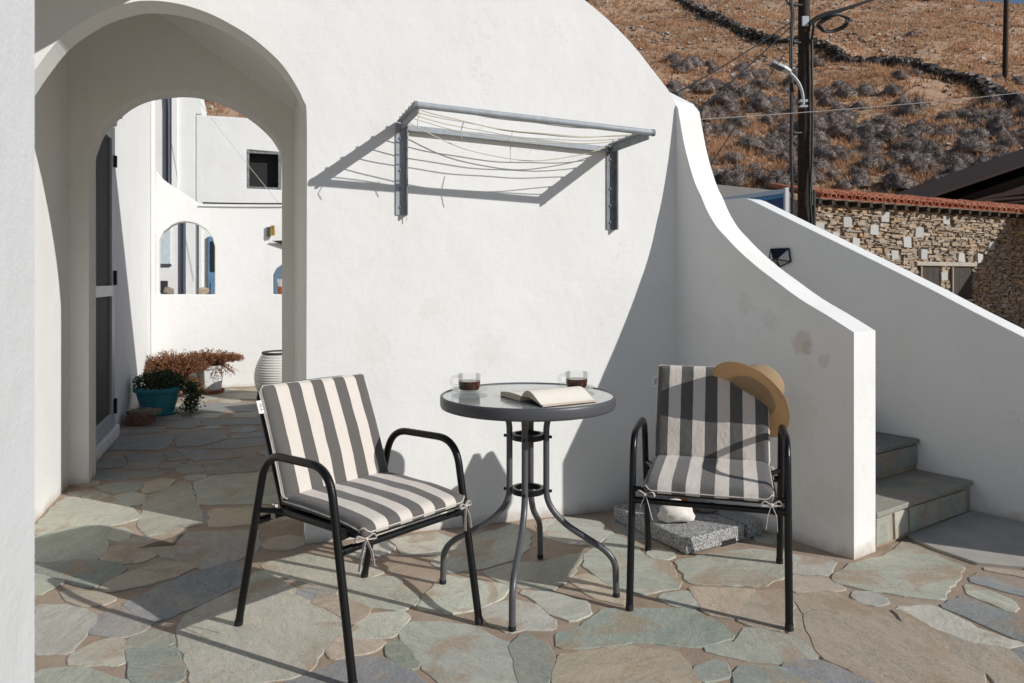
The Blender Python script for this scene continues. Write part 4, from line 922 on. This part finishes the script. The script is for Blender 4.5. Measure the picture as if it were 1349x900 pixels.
tag(mk('white_stone', rock(Geo(), (.705, 3.205, .112), (.075,.055,.046), random.Random(15), 3, rz=.35), M_WSTONE, smooth=True), 'chunky white stone on the granite slab under the right chair', 'stone')
tag(mk('dark_stone', rock(Geo(), (.865, 3.345, .085), (.06,.04,.022), random.Random(9), 2, rz=.2), M_DSTONE, smooth=True), 'flat dark stone resting on the granite behind the white one', 'stone')
tag(mk('wooden_post', tube([(.765, 3.36, .0685), (.765, 3.36, .27)], .028, 18), M_WOOD, smooth=True, angle=60), 'short orange wooden post standing on the granite behind the white stone', 'post')

# ---------------------------------------------------------------- solar lamp on the stair wall
def LW(s_, n_, z): return S(s_, n_, z)
lc = (Vector((1.5765, 4.3928)) - E1).dot(SS)
lamp = thing('wall_lamp', 'small black faceted solar lamp on the sloping stair wall', 'lamp', S(lc, 1.033, 1.19))
M_LENS = plain('clear_lens', (.42,.43,.43), .15); zc = 1.238
hw, hh = .072, .050
back = [(-hw,-.028),(-hw+.012,hh),(hw-.012,hh),(hw,-.028),(0,-hh-.006)]
def lf(p, d): return S(lc+p[0], 1.0345-d, zc+p[1])
mk('housing', prism(back, lambda p: lf(p, .002), lambda p: lf((p[0]*.97, p[1]*.97), .012)), M_BLACK, lamp)
ridge = [(-.012,-.008), (.012,-.008)]; D_ = .055
def facet(pts, mat, nm):
    # thin solid panel just inside the frame
    P = [lf(p[:2], p[2]) for p in pts]; c = sum(P, Vector())/len(P); P2 = [q.lerp(c, .10) for q in P]; inn = (lf((0,0), .012)-c)*.06
    n = len(P2); V = P2+[q+inn for q in P2]; mk(nm, (V, [tuple(range(n)), tuple(range(2*n-1, n-1, -1))]+[(i, (i+1) % n, n+(i+1) % n, n+i) for i in range(n)]), mat, lamp)
TL, TR, BR, BB_, BL_ = [(x, y, .013) for x, y in back[1:3]]+[(*back[3], .013), (*back[4], .013), (*back[0], .013)]
AP1, AP2 = (-.010,-.012,D_), (.010,-.012,D_)
facet([TL, TR, AP2, AP1], plain('solar_panel', (.012,.012,.016), .15), 'solar_panel')
facet([TR, BR, AP2], M_LENS, 'lens'); facet([BL_, TL, AP1], M_LENS, 'lens'); facet([BR, BB_, AP2], M_LENS, 'lens'); facet([BB_, BL_, AP1], M_LENS, 'lens'); facet([BB_, AP1, AP2], M_LENS, 'lens')
g = Geo()
for a, b in ((TL,TR),(TR,BR),(BR,BB_),(BB_,BL_),(BL_,TL),(TL,AP1),(TR,AP2),(BR,AP2),(BB_,AP1),(BB_,AP2),(BL_,AP1),(AP1,AP2)): g.add(*tube([lf(a[:2], a[2]), lf(b[:2], b[2])], .0035, 6))
mk('frame', g, M_BLACK, lamp)

# ---------------------------------------------------------------- hillside
def hill_mat():
    m = N('dry_hillside'); p = m.pos(); a = m.noise(p, .12, 6, .65); b = m.noise(p, 1.1, 7, .7); f = m.noise(p, 6, 5, .7)
    c = m.ramp(b, [(.25, (.33,.21,.14)), (.45, (.48,.30,.19)), (.6, (.57,.38,.245)), (.8, (.62,.50,.38))])
    c = m.mix(m.math('MULTIPLY', m.ramp(a, [(.42, 0), (.62, 1)]), .6), c, (.36,.25,.165))
    c = m.mix(m.math('MULTIPLY', m.ramp(f, [(.60, 0), (.68, 1)]), .55), c, (.46,.40,.33))
    c = m.mix(m.math('MULTIPLY', m.ramp(f, [(.30, 1), (.42, 0)]), .3), c, (.16,.11,.075))
    m.color(c); m.set(Roughness=.95); m.normal(m.bump(f, .5, .15, m.bump(b, .4, .4))); return m.m
g = Geo(); NX, NY = 190, 190
xs = [-75+175*i/NX for i in range(NX+1)]; ys = [9.0+ (215-9)*(j/NY)**1.35 for j in range(NY+1)]
g.V = [(x, y, terr(x, y)-.05) for y in ys for x in xs]
g.F = [(j*(NX+1)+i, j*(NX+1)+i+1, (j+1)*(NX+1)+i+1, (j+1)*(NX+1)+i) for j in range(NY) for i in range(NX)]
struct(mk('hillside', g, hill_mat(), smooth=True, angle=180))
rh = random.Random(21)
def seen(X, Y):
    if Y < 26: return False
    px = 674.5 + 985*X/Y; return 760 < px < 1390 or 250 < px < 350
# shrubs
def shrub_mat():
    m = N('grey_phrygana'); p = m.pos(); f = m.noise(p, 26, 4, .7); c = m.mix(m.ramp(m.noise(p, 2.2, 4), [(.35, 0), (.65, 1)]), (.24,.195,.175), (.42,.345,.31))
    m.color(m.mix(m.math('MULTIPLY', m.ramp(f, [(.36, 1), (.52, 0)]), .4), c, (.08,.06,.05))); m.set(Roughness=.95); m.normal(m.bump(f, .9, .08)); return m.m
M_SHRUB = shrub_mat()
SHR = []
for k in range(7):
    q = random.Random(100+k); V = []; F = []
    off = Vector((k*5.1, k*2.7, 0))
    for _ in range(1300):
        a = q.uniform(0, 6.28); e = math.asin(q.uniform(-.05, 1)); d = Vector((math.cos(a)*math.cos(e), math.sin(a)*math.cos(e), math.sin(e)))
        rad = 1 + .42*noise.noise(d*2.1+off) ; r0 = rad*(1-.38*q.random()**1.6)
        c = Vector((d.x*.5*r0, d.y*.5*r0, d.z*.60*r0)); t = d.cross(Vector((q.uniform(-1,1), q.uniform(-1,1), q.uniform(-1,1)))).normalized(); L = q.uniform(.03, .085); w = d.cross(t)
        i = len(V); V += [tuple(c-t*.014), tuple(c+t*.014), tuple(c+d*L+w*q.uniform(-.03,.03))]; F.append((i, i+1, i+2))
        V += [tuple(c+w*.018-t*.01), tuple(c+t*.022), tuple(c-w*.018+d*.012)]; F.append((i+3, i+4, i+5))
    # a dense twiggy core so that the dome is not see-through
    nt = len(F); bm = bmesh.new(); bmesh.ops.create_icosphere(bm, subdivisions=3, radius=1); bm.verts.index_update(); i0 = len(V)
    for v in bm.verts: rad = .41*(1+.42*noise.noise(v.co*2.1+off)+.16*noise.noise(v.co*7+off)+.10*noise.noise(v.co*15+off)); V.append((v.co.x*rad, v.co.y*rad, max(-.05, v.co.z*rad*1.25)))
    F += [tuple(v.index+i0 for v in f.verts) for f in bm.faces]; bm.free()
    me = bpy.data.meshes.new('shrub'); me.from_pydata(V, [], F); me.materials.append(M_SHRUB); SHR.append(me); me.polygons.foreach_set('use_smooth', [k_ >= nt for k_ in range(len(me.polygons))])
spots = []; tries = 0
while len(spots) < 235 and tries < 30000:
    tries += 1
    Y = rh.uniform(27.5, 50) if rh.random() < .93 else rh.uniform(50, 72); px = rh.uniform(880, 1370) if rh.random() < .97 else rh.uniform(255, 345); X = (px-674.5)/985*Y
    z = terr(X, Y); py = 370-985*(z-1.1)/Y
    edge = 100 + 40*noise.noise(Vector((px*.006, 3.3, 0))) + (1150-px)*-.10
    dens = .9 if py > edge+55 else (.35 if py > edge+10 else .03)
    if noise.noise(Vector((X*.25, Y*.25, 7))) < -.25: dens *= .35
    if rh.random() > dens: continue
    s_ = rh.uniform(.6, 1.4)
    if any((X-a)**2+(Y-b)**2 < (.36*(s_+c))**2 for a, b, c in spots): continue
    spots.append((X, Y, s_))
for i, (X, Y, s_) in enumerate(spots):
    o = link('hill_shrub', SHR[i % 7]); o.location = (X, Y, terr(X, Y)-.06); o.rotation_euler = (rh.uniform(-.12,.12), rh.uniform(-.12,.12), rh.uniform(0, 6.28)); o.scale = (s_*rh.uniform(.9,1.25), s_*rh.uniform(.9,1.25), s_*rh.uniform(.75,1.1))
    tag(o, 'low rounded grey shrub growing on the dry brown hillside', 'shrub', 'grey shrubs dotted over the hillside')
# dry grass and loose stones: uncountable
def tufts(n, seed, h0, h1, ymax):
    q = random.Random(seed); V = []; F = []; made = 0
    while made < n:
        Y = 26.5 + (ymax-26.5)*q.random()**1.25; px = q.uniform(755, 1395) if q.random() < .95 else q.uniform(250, 350); X = (px-674.5)/985*Y; z = terr(X, Y)-.05
        if 370-985*(z-1.1)/Y < -40: continue
        if noise.noise(Vector((X*.35, Y*.35, 2))) + .5*noise.noise(Vector((X*1.3, Y*1.3, 5))) < -.15 and q.random() < .8: continue
        made += 1; h = q.uniform(h0, h1)
        for _ in range(4):
            a = q.uniform(0, 6.28); b = a+1.57; w = .02+.012*Y/40; lx, ly = math.cos(a)*h*q.uniform(.2,.75), math.sin(a)*h*q.uniform(.2,.75); i = len(V)
            V += [(X-math.cos(b)*w, Y-math.sin(b)*w, z), (X+math.cos(b)*w, Y+math.sin(b)*w, z), (X+lx, Y+ly, z+h*q.uniform(.7,1.1))]; F.append((i, i+1, i+2))
    return V, F
def mass(name, VF, mat, label):
    me = bpy.data.meshes.new(name); me.from_pydata(VF[0], [], VF[1]); me.materials.append(mat); return tag(link(name, me), label, name.replace('_', ' '), kind='stuff')
mass('dry_grass', tufts(42000, 31, .12, .42, 96), leafmat('straw_grass', (.50,.285,.155), (.70,.46,.285), .7, .5), 'dry straw coloured grass covering the hillside')
def stones(n, seed, ymax):
    q = random.Random(seed); g = Geo(); V = []; F = []
    base = [(-1,-1,-.6),(1,-1,-.6),(1,1,-.6),(-1,1,-.6),(-.7,-.7,.7),(.7,-.7,.7),(.7,.7,.7),(-.7,.7,.7)]; FF = [(4,5,6,7),(0,1,5,4),(1,2,6,5),(2,3,7,6),(3,0,4,7)]
    made = 0
    while made < n:
        Y = 26.5 + (ymax-26.5)*q.random()**.8; px = q.uniform(755, 1395) if q.random() < .94 else q.uniform(250, 350); X = (px-674.5)/985*Y; z = terr(X, Y)-.05
        py = 370-985*(z-1.1)/Y
        if py < -40: continue
        rocky = noise.noise(Vector((X*.16, Y*.16, 11)))
        if rocky < .05 + (.0 if py < 60 else .12) and q.random() < .78: continue
        made += 1; s_ = q.uniform(.05, .17)*(1.6 if q.random() < .10 else 1); a = q.uniform(0, 6.28); sz = (s_*q.uniform(.7,1.5), s_*q.uniform(.7,1.2), s_*q.uniform(.4,.8)); i = len(V)
        for b in base:
            x, y = b[0]*sz[0]*q.uniform(.7,1.15), b[1]*sz[1]*q.uniform(.7,1.15); V.append((X+x*math.cos(a)-y*math.sin(a), Y+x*math.sin(a)+y*math.cos(a), z+.04+b[2]*sz[2]*q.uniform(.7,1.2)))
        F += [tuple(k+i for k in f) for f in FF]
    return V, F
def isl_mat(name, stops, nz=.25, sc=14, bump=.5):
    m = N(name); oi = m.n('ShaderNodeObjectInfo'); ge = m.n('ShaderNodeNewGeometry')
    t = m.math('FRACT', m.math('ADD', ge.outputs['Random Per Island'], oi.outputs['Random'])); c = m.ramp(t, stops); f = m.noise(m.pos(), sc, 5, .65)
    m.color(m.mix(m.math('MULTIPLY', m.ramp(f, [(.35, 1), (.6, 0)]), nz), c, [.06,.045,.035])); m.set(Roughness=.9)
    if bump: m.normal(m.bump(f, bump, .03))
    return m.m
mass('loose_stones', stones(5200, 41, 92), isl_mat('pale_schist', [(0, (.24,.18,.135)), (.4, (.38,.31,.25)), (.75, (.50,.44,.38)), (1, (.6,.57,.52))]), 'loose pale stones and rock scattered over the hillside')
# dry stone field wall running down the slope
FWP = [(17.6,96),(18.2,84),(18.53,75.9),(18.98,70.4),(18.57,62.95),(18.71,59.35),(18.95,57.35),(20.59,55.5),(22.81,56.1),(22.98,53.2),(23.11,51.1),(24.17,50.6),(24.95,50.1),(24.67,47.6),(25.99,47.8),(25.89,45.1),(26.47,44.15),(26.99,43.2),(26.64,40.65),(26.81,39.15),(27.6,36.5),(28.4,34)]
fp = fillet([(x, y, 0) for x, y in FWP], 2.2, 4); q = random.Random(51); V = []; F = []
FF6 = [(0,3,2,1),(4,5,6,7),(0,1,5,4),(1,2,6,5),(2,3,7,6),(3,0,4,7)]
for a, b in zip(fp[:-1], fp[1:]):
    L = (b-a).length; k = max(1, int(L/.2)); 
    for j in range(k):
        for row in range(5):
            for side in (-.16, .14):
                p = a.lerp(b, (j+q.random())/k); X, Y = p.x+q.gauss(0,.07)+side, p.y+q.gauss(0,.07); z = terr(X, Y)-.05+row*.155+q.uniform(-.04,.04)
                if row == 4 and q.random() < .55: continue
                sx, sy, sz = q.uniform(.10,.26), q.uniform(.10,.2), q.uniform(.05,.105); an = q.uniform(-.7,.7); i = len(V)
                for bz in (-1, 1):
                    for bx_, by_ in ((-1,-1),(1,-1),(1,1),(-1,1)):
                        x, y = bx_*sx*q.uniform(.75,1.1), by_*sy*q.uniform(.75,1.1); V.append((X+x*math.cos(an)-y*math.sin(an), Y+x*math.sin(an)+y*math.cos(an), z+bz*sz*q.uniform(.8,1.1)))
                F += [tuple(c+i for c in f) for f in FF6]
me = bpy.data.meshes.new('field_wall'); me.from_pydata(V, [], F); me.materials.append(isl_mat('shaded_schist', [(0, (.035,.03,.027)), (.5, (.08,.07,.062)), (.8, (.17,.15,.135)), (1, (.42,.38,.35))], bump=0))  # dark tones put the wall's shaded side into its colour
tag(link('field_wall', me), 'dark dry stone wall zigzagging across the brown hillside', 'stone wall')
gb = Geo(); leaf_cloud(gb, random.Random(3), lambda: Vector((46.0+random.Random().gauss(0,.1), 80, 0)), 0, .2)
rgb_ = random.Random(61); bxx, byy = (1240-674.5)/985*82, 82.0
leaf_cloud(gb, rgb_, lambda: Vector((bxx+rgb_.gauss(0,.75), byy+rgb_.gauss(0,.5), terr(bxx, byy)+abs(rgb_.gauss(0,.55)))), 420, .4)
tag(mk('green_bush', gb, leafmat('olive_leaves', (.05,.07,.02), (.13,.14,.055), 2)), 'single green bush near the top of the hill', 'bush')

# ---------------------------------------------------------------- poles, street light, wires
M_POLE = plain('tarred_pole', (.036,.022,.015), .85, nz=.5, nsc=14, bump=.6); M_CABLE = plain('black_cable', (.012,.012,.013), .55)
pole = thing('utility_pole', 'dark wooden utility pole standing just behind the stair wall', 'pole', (3.914, 10.0, 0))
mk('shaft', tube([(3.914,10,0),(3.914,10,2.2),(3.905,10,5),(3.90,10,8)], [.10,.09,.074,.066], 18), M_POLE, pole, smooth=True)
mk('guy_sleeve', tube([(4.005,9.92,0),(4.0,9.92,2.3)], .03, 10), M_CABLE, pole, smooth=True)
mk('clamp', boxf(I3, (3.835,9.88,4.47), (3.925,9.905,4.60)), plain('pale_clamp', (.52,.56,.60), .5), pole, bevel=.006)
mk('cable_run', tube([(3.985,9.89,1.6),(3.93,9.87,2.2),(3.965,9.88,2.7),(3.98,9.90,3.2),(3.97,9.90,4.3),(4.0,9.9,4.55)], .016, 8), M_CABLE, pole, smooth=True)
mk('conduit', tube(fillet([(3.975,9.90,2.1),(3.968,9.90,4.45),(4.05,9.88,4.60)], .1), .009, 8), plain('grey_conduit', (.14,.14,.14), .6), pole, smooth=True)
rc = random.Random(71)
cb = thing('cable_bundle', 'thick bundle of black cables hanging beside the utility pole', 'cables', (3.72, 9.9, 1.5))
for k in range(5):
    dx, dy = .012*math.cos(k*1.26)-.022, .012*math.sin(k*1.26)
    P = [(3.70,9.9,6.2),(3.704,9.9,4.9),(3.734,9.9,4.618),(3.714,9.9,4.216),(3.724,9.9,3.311),(3.714,9.9,2.809),(3.734,9.9,2.2),(3.75,9.9,1.5)]
    mk('cable', tube([(x+dx+rc.gauss(0,.005), y+dy, z) for x, y, z in P], .0125, 7), M_CABLE, cb, smooth=True)
for z in (3.05, 4.25, 4.75): mk('spacer', tube([(3.73,9.9,z),(3.88,9.96,z+.02)], .018, 8), M_CABLE, cb, smooth=True)
mk('loose_end', tube(fillet([(3.50,9.9,5.2),(3.58,9.9,4.88),(3.70,9.9,4.72)], .1), .012, 6), M_CABLE, cb, smooth=True)
cp = [(3.925,9.88,4.487),(4.025,9.88,4.568),(4.176,9.88,4.628),(4.327,9.88,4.668),(4.789,9.9,4.829),(6.287,10.4,5.36),(9,11.5,6.2)]
tag(mk('service_cable', tube(cp, [.03,.034,.036,.026,.016,.014,.012], 8), M_CABLE, smooth=True), 'black service cable leaving the pole towards the upper right', 'cable')
lp = [(4.23+.19*math.cos(a)*(1+.06*math.sin(5*a)), 9.86+.02*math.sin(3*a), 4.50+.10*math.sin(a)+.045*math.cos(a)) for a in [k*6.283/40 for k in range(40)]]
cl_ = thing('cable_coil', 'spare loop of black cable hanging under the service cable', 'cable', (4.23, 9.86, 4.38))
mk('loop', tube(lp, .020, 7, closed=True), M_CABLE, cl_, smooth=True); mk('loop', tube([(x+.02, y-.02, z-.015) for x, y, z in lp], .015, 7, closed=True), M_CABLE, cl_, smooth=True)
sl = thing('street_light', 'grey street light with curved arm on the utility pole', 'street light', (3.84, 9.86, 3.45))
M_LED = plain('light_grey_metal', (.50,.52,.54), .4)
mk('arm', tube(fillet([(3.845,9.87,3.42),(3.835,9.86,3.58),(3.765,9.84,3.73),(3.62,9.80,3.85)], .09, 6), .020, 10), M_LED, sl, smooth=True)
mk('bracket', boxf(I3, (3.80,9.85,3.46), (3.90,9.93,3.49)), M_LED, sl); mk('bracket', boxf(I3, (3.80,9.85,3.39), (3.90,9.93,3.415)), M_LED, sl)
hd = Matrix.Translation((3.52, 9.77, 3.885)) @ Matrix.Rotation(R(24), 4, 'Y')
V, F = prism([(-.15,-.07),(-.13,-.085),(.02,-.085),(.12,-.045),(.14,-.03),(.14,.03),(.12,.045),(.02,.085),(-.13,.085),(-.15,.07)], lambda p: Vector((p[0], p[1], -.018)), lambda p: Vector((p[0]*.95, p[1]*.85, .022)))
mk('lamp_head', ([hd @ Vector(v) for v in V], F), M_LED, sl, bevel=.006)
V, F = boxf(I3, (-.14,-.07,-.024), (.03,.07,-.0185)); mk('led_panel', ([hd @ Vector(v) for v in V], F), plain('dark_led_panel', (.10,.10,.11), .3), sl)
wire('overhead_wire', (3.731,10,4.562), (1.0,6.8,2.55), .05, .008, M_CABLE, 'upper of the two black wires running left from the pole')
wire('overhead_wire', (3.731,10,4.501), (1.1,6.8,2.15), .03, .010, M_CABLE, 'lower of the two black wires running left from the pole')
wire('overhead_wire', (3.623,9.9,4.125), (1.42,6.4,1.68), .0, .006, M_CABLE, 'thin dark wire dropping steeply left behind the street light')
wire('overhead_wire', (1.13,6.0,2.373), (8.995,11,4.071), .06, .0035, plain('pale_wire', (.30,.28,.26), .7), 'long pale wire crossing in front of the hillside')
fx, fy = 30.13, 45.7
fpo = tag(mk('far_pole', tube([(fx, fy, terr(fx, fy)-.3), (fx+.15, fy, terr(fx, fy)+9.5)], [.16,.12], 12), M_POLE, smooth=True), 'slim bare pole high on the hillside at the right', 'pole')

# ---------------------------------------------------------------- sign and concrete wall behind the stairs
sg = thing('blue_sign', 'blue sign board with white letters behind the stair wall', 'sign', (2.69, 8.48, .8))
sA_, sB_ = Vector((2.472, 8.97)), Vector((2.912, 8.0)); sd = (sB_-sA_).normalized(); sn = Vector((sd.y, -sd.x))
if sn.y > 0: sn = -sn
SL = (sB_-sA_).length
def sgn(a, b, c): q = sA_ + sd*a + sn*b; return Vector((q.x, q.y, c))
mk('board', boxf(sgn, (0, -.03, 1.0), (SL, 0, 2.034)), plain('navy_sign', (.012,.05,.16), .75), sg)
mk('top_band', prism([(0,2.03),(SL,2.03),(SL,1.995),(0,1.96)], lambda p: sgn(p[0], .003, p[1]), lambda p: sgn(p[0], .0005, p[1])), plain('sky_blue_band', (.06,.22,.42), .75), sg)
mk('frame', boxf(sgn, (0, -.04, 2.035), (SL, .012, 2.085)), plain('pale_blue_frame', (.36,.47,.60), .4), sg, bevel=.004)
mk('post', boxf(sgn, (SL+.002, -.04, .0), (SL+.03, .012, 2.095)), M_ALU, sg, bevel=.003)
M = Matrix(((sd.x, 0, sn.x, 0), (sd.y, 0, sn.y, 0), (0, 1, 0, 0), (0,0,0,1))); c_ = sgn(SL-.125, .003, 1.912)
text_mesh('lettering', 'GIO', .072, M_ALUW, sg, Matrix.Translation(c_) @ M, .001)
tag(mk('concrete_wall', prism([(0,0),(3.1,0),(3.1,2.66),(0,2.56)], lambda p: Vector((2.6+.735*p[0], 11.0+.678*p[0], p[1])), lambda p: Vector((2.45+.735*p[0], 11.2+.678*p[0], p[1]))), M_CONC, bevel=.01), 'bare grey concrete wall between the stair wall and the tiled house', 'wall')

# ---------------------------------------------------------------- stone house with tiled eaves
A_ = Vector((5.62, 14.0)); EE = Vector((.882,.472)).normalized(); MO = Vector((EE.y, -EE.x))
def HW(e, d, z): q = A_ + EE*e + MO*d; return Vector((q.x, q.y, z))     # d towards the camera
sh = thing('stone_house', 'rubble stone house with red tiled eaves at the right', 'building', HW(4, -2, 0))
EV = 2.60
mk('wall_core', boxf(HW, (-.04, -4, 0), (9.5, -.05, EV+.02)), plain('earth_mortar', (.34,.275,.21), .95, nz=.3, nsc=20), sh)
WIN = [(3.16,3.93,.62,1.41),(4.24,5.07,.70,1.41)]
white = [(.22,2.13),(.99,2.23),(2.14,2.38),(1.81,2.12),(1.22,1.86),(.65,1.95),(2.78,1.89),(3.24,2.1),(4.16,2.41),(2.45,1.63),(3.35,1.66),(5.8,1.89),(4.68,1.62),(4.08,1.2),(5.35,1.6)]
SMAT = isl_mat('rubble_stone', [(0, (.24,.19,.145)), (.2, (.34,.265,.195)), (.45, (.44,.335,.225)), (.65, (.40,.36,.315)), (.82, (.50,.32,.17)), (1, (.54,.50,.45))], nz=.35, sc=22)
QMAT = isl_mat('pale_marble_stone', [(0, (.42,.42,.39)), (1, (.56,.56,.53))], nz=.12, sc=25)
q = random.Random(81); recs = []; z = .0
def blocked(e0, e1, z0, z1):
    for a, b, c, d in WIN:
        if e1 > a and e0 < b and z1 > c and z0 < d+.08: return True
    return any(e1 > a-.12 and e0 < a+.12 and z1 > b-.105 and z0 < b+.105 for a, b in white)
while z < EV-.03:
    h = q.uniform(.03, .085); e = -.03
    while e < 8.4:
        w = q.uniform(.07, .27)
        if q.random() < .5: recs.append((e, e+w, z, z+h))
        else: m_ = z+h*q.uniform(.4,.6); recs += [(e, e+w*q.uniform(.45,.9), z, m_), (e, e+w, m_, z+h)]
        e += w
    z += h
def clip(r):
    e0, e1, z0, z1 = r
    for a, b, c, d in WIN:
        if z1 > c and z0 < d+.02 and e1 > a-.01 and e0 < b+.01:
            if e0 < a-.05 and e1 < b: e1 = a-.005
            elif e1 > b+.05 and e0 > a: e0 = b+.005
    return (e0, e1, z0, z1)
recs = [clip(r) for r in recs]
recs = [r for r in recs if r[1]-r[0] > .03 and not blocked(r[0]+.01, r[1]-.01, r[2]+.005, r[3]-.005)]
recs += [(3.945, 4.06+q.uniform(-.03,.03), .6+.085*k, .68+.085*k) for k in range(9) if not 1.08 < .64+.085*k < 1.30] + [(4.08, 4.225, .6+.085*k, .68+.085*k) for k in range(9) if not 1.08 < .64+.085*k < 1.30]
def vis(r): return (r[0]+r[1])/2 > -.3 and (r[0]+r[1])/2 < 7.4 and (r[2]+r[3])/2 > 2.05-.24*(r[0]+r[1])/2
recs.sort(key=lambda r: -(r[1]-r[0])*(r[3]-r[2])*(1 if vis(r) else 0))
def stone_geo(r):
    e0, e1, z0, z1 = r; gp = .006; d = q.uniform(-.02,.03); V = []
    for dd, sh_ in ((-.06, 0), (d, 1)):
        for ex, zx in ((e0+gp, z0+gp*.6), (e1-gp, z0+gp*.6), (e1-gp, z1-gp*.6), (e0+gp, z1-gp*.6)):
            k = .020*sh_; V.append(HW(ex+q.uniform(-k, k), dd+q.uniform(-.006,.006)*sh_, zx+q.uniform(-k, k)*.7))
    return V, [(4,5,6,7),(0,1,5,4),(1,2,6,5),(2,3,7,6),(3,0,4,7)]
for r in recs[:285]: mk('wall_stone', stone_geo(r), SMAT, sh)
g = Geo()
for r in recs[285:]: g.add(*stone_geo(r))
mk('wall_stone', g, SMAT, sh)['kind'] = 'stuff'
for a, b in white: mk('pale_stone', stone_geo((a-.125+q.uniform(-.03,.03), a+.12+q.uniform(-.03,.02), b-.105, b+.095+q.uniform(-.02,.02))), QMAT, sh)
M_PLANK = plain('grey_brown_plank', (.05,.04,.034), .85, nz=.35, nsc=20)
mk('lintel', boxf(HW, (3.10, -.05, 1.412), (5.2, .03, 1.50)), plain('pale_lintel', (.42,.38,.32), .9, nz=.2, nsc=15), sh, bevel=.01)
for a, b, c, d in WIN:
    w_ = mk('window', boxf(HW, (a, -.052, c), (b, -.046, d)), M_VOID, sh)
    n_ = 3; x0 = a+.17
    for k in range(n_): mk('shutter_board', boxf(HW, (x0+(b-x0)/n_*k+.004, -.044, c), (x0+(b-x0)/n_*(k+1)-.004, -.02, d-.01)), M_PLANK, w_)
    mk('window_post', boxf(HW, (a+.12, -.044, c), (a+.16, .0, d)), plain('pale_post', (.36,.27,.20), .8), w_)
mk('sill', boxf(HW, (4.2, -.05, .66), (5.1, .04, .695)), plain('pale_sill', (.45,.42,.38), .9), sh)
for s_ in (-1, 1): mk('niche_slab', tube([HW(6.48+s_*.10, .0, .76), HW(6.48, .02, .97)], .014, 5), QMAT, sh)
mk('niche', prism([(6.41,.77),(6.55,.77),(6.48,.92)], lambda p: HW(p[0], .014, p[1]), lambda p: HW(p[0], -.03, p[1])), M_VOID, sh)
# roof: pan sheet, tile caps, white mortar ends, rafter tails
M_TILE = isl_mat('terracotta_tile', [(0, (.42,.12,.06)), (.5, (.52,.17,.085)), (1, (.60,.25,.14))], nz=.25, sc=20)
PITCH = .24
def RT(e, t, hgt): return HW(e, .22-t*math.cos(PITCH), EV+.06+t*math.sin(PITCH)+hgt)
rf = mk('roof', prism([(0,0),(1,0),(1,1),(0,1)], lambda p: RT(-.04+9.6*p[0], 1.25*p[1], 0), lambda p: RT(-.04+9.6*p[0], 1.25*p[1], -.03)), plain('terracotta_pan', (.24,.06,.03), .9, nz=.3, nsc=20), sh)
ncol = 43; V0 = []; F0 = []; seg = 7; 
for j, (t0, hz) in enumerate(((0,.0),(.48,.0))):
    rr = (.092, .076)[j]
    for k in range(seg+1):
        a = math.pi*k/seg; V0.append((math.cos(a)*rr, t0, math.sin(a)*rr*.9))
    for k in range(seg+1):
        a = math.pi*k/seg; V0.append((math.cos(a)*(rr-.017), t0, math.sin(a)*(rr-.017)*.9))
n1 = 2*(seg+1)
for k in range(seg): F0 += [(k, k+1, n1+k+1, n1+k), (seg+1+k, n1+seg+1+k, n1+seg+2+k, seg+2+k), (k, seg+1+k, seg+2+k, k+1), (n1+k, n1+k+1, n1+seg+2+k, n1+seg+1+k)]
tme = bpy.data.meshes.new('roof_tile'); tme.from_pydata(V0, [], F0); tme.materials.append(M_TILE)
ang = math.atan2(EE.y, EE.x); mi = rootmat(sh).inverted()
for row in range(3):
    for k in range(ncol):
        o = link('roof_tile', tme, rf); e = .06+.222*k+q.gauss(0,.006); p = RT(e, -.03+.42*row+q.gauss(0,.012), .012*(row > 0))
        o.matrix_parent_inverse = Matrix.Identity(4); o.location = rootmat(rf).inverted() @ p; o.rotation_euler = (PITCH+q.gauss(0,.015), 0, ang+q.gauss(0,.02))
for k in range(26): mk('rafter_tail', boxf(HW, (-.05+.36*k, -.04, EV-.075), (-.05+.36*k+.085, .19, EV+.02)), plain('dark_rafter', (.035,.026,.02), .9) if k == 0 else bpy.data.materials['dark_rafter'], sh)
mk('eaves_board', boxf(HW, (-.04, -.04, EV+.021), (9.5, .21, EV+.045)), plain('whitewashed_eaves', (.62,.58,.52), .9, nz=.2, nsc=15), sh)
M_BRN = plain('dark_brown_timber', (.026,.012,.008), .8, nz=.35, nsc=6); M_BRN2 = plain('brown_barge_board', (.036,.014,.008), .85, nz=.2, nsc=8)
# timber canopy off to the right whose shade falls across the stone wall
cn = thing('timber_canopy', 'timber canopy jutting from the right end of the stone house', 'canopy', HW(8.3, 2, 0))
mk('deck', boxf(HW, (6.66, .24, 2.62), (10.4, 4.6, 2.70)), M_BRN, cn)
for e, d in ((7.6,4.3),(10.2,4.3)): mk('post', boxf(HW, (e, d, 0), (e+.12, d+.12, 2.618)), M_BRN, cn)
br = thing('brown_gable_roof', 'big dark brown timber roof rising behind the tiled house', 'roof', (17.5, 22.3, 0))
def BR(x, z, y): return Vector((x, y, z))
gab = [(11.6,3.36),(22.0,6.96),(32.4,3.36)]
V, F = prism([(12.2,3.2),(22.0,6.6),(32.2,3.2),(32.2,0),(12.2,0)], lambda p: BR(p[0], p[1], 22.0), lambda p: BR(p[0], p[1], 27)); mk('gable', (V, F), M_BRN, br)
V, F = prism([(11.5,3.36),(22,6.96),(32.4,3.36),(32.4,3.44),(22,7.04),(11.5,3.44)], lambda p: BR(p[0], p[1], 20.6), lambda p: BR(p[0], p[1], 28)); mk('roof_deck', (V, F), M_BRN2, br)
for k in range(4): mk('purlin', tube([BR(11.9+.5*k, 3.30+.02*k, 21.9), BR(20+.6*k, 3.9+.55*k, 21.7)], .05, 6), M_BRN2, br)
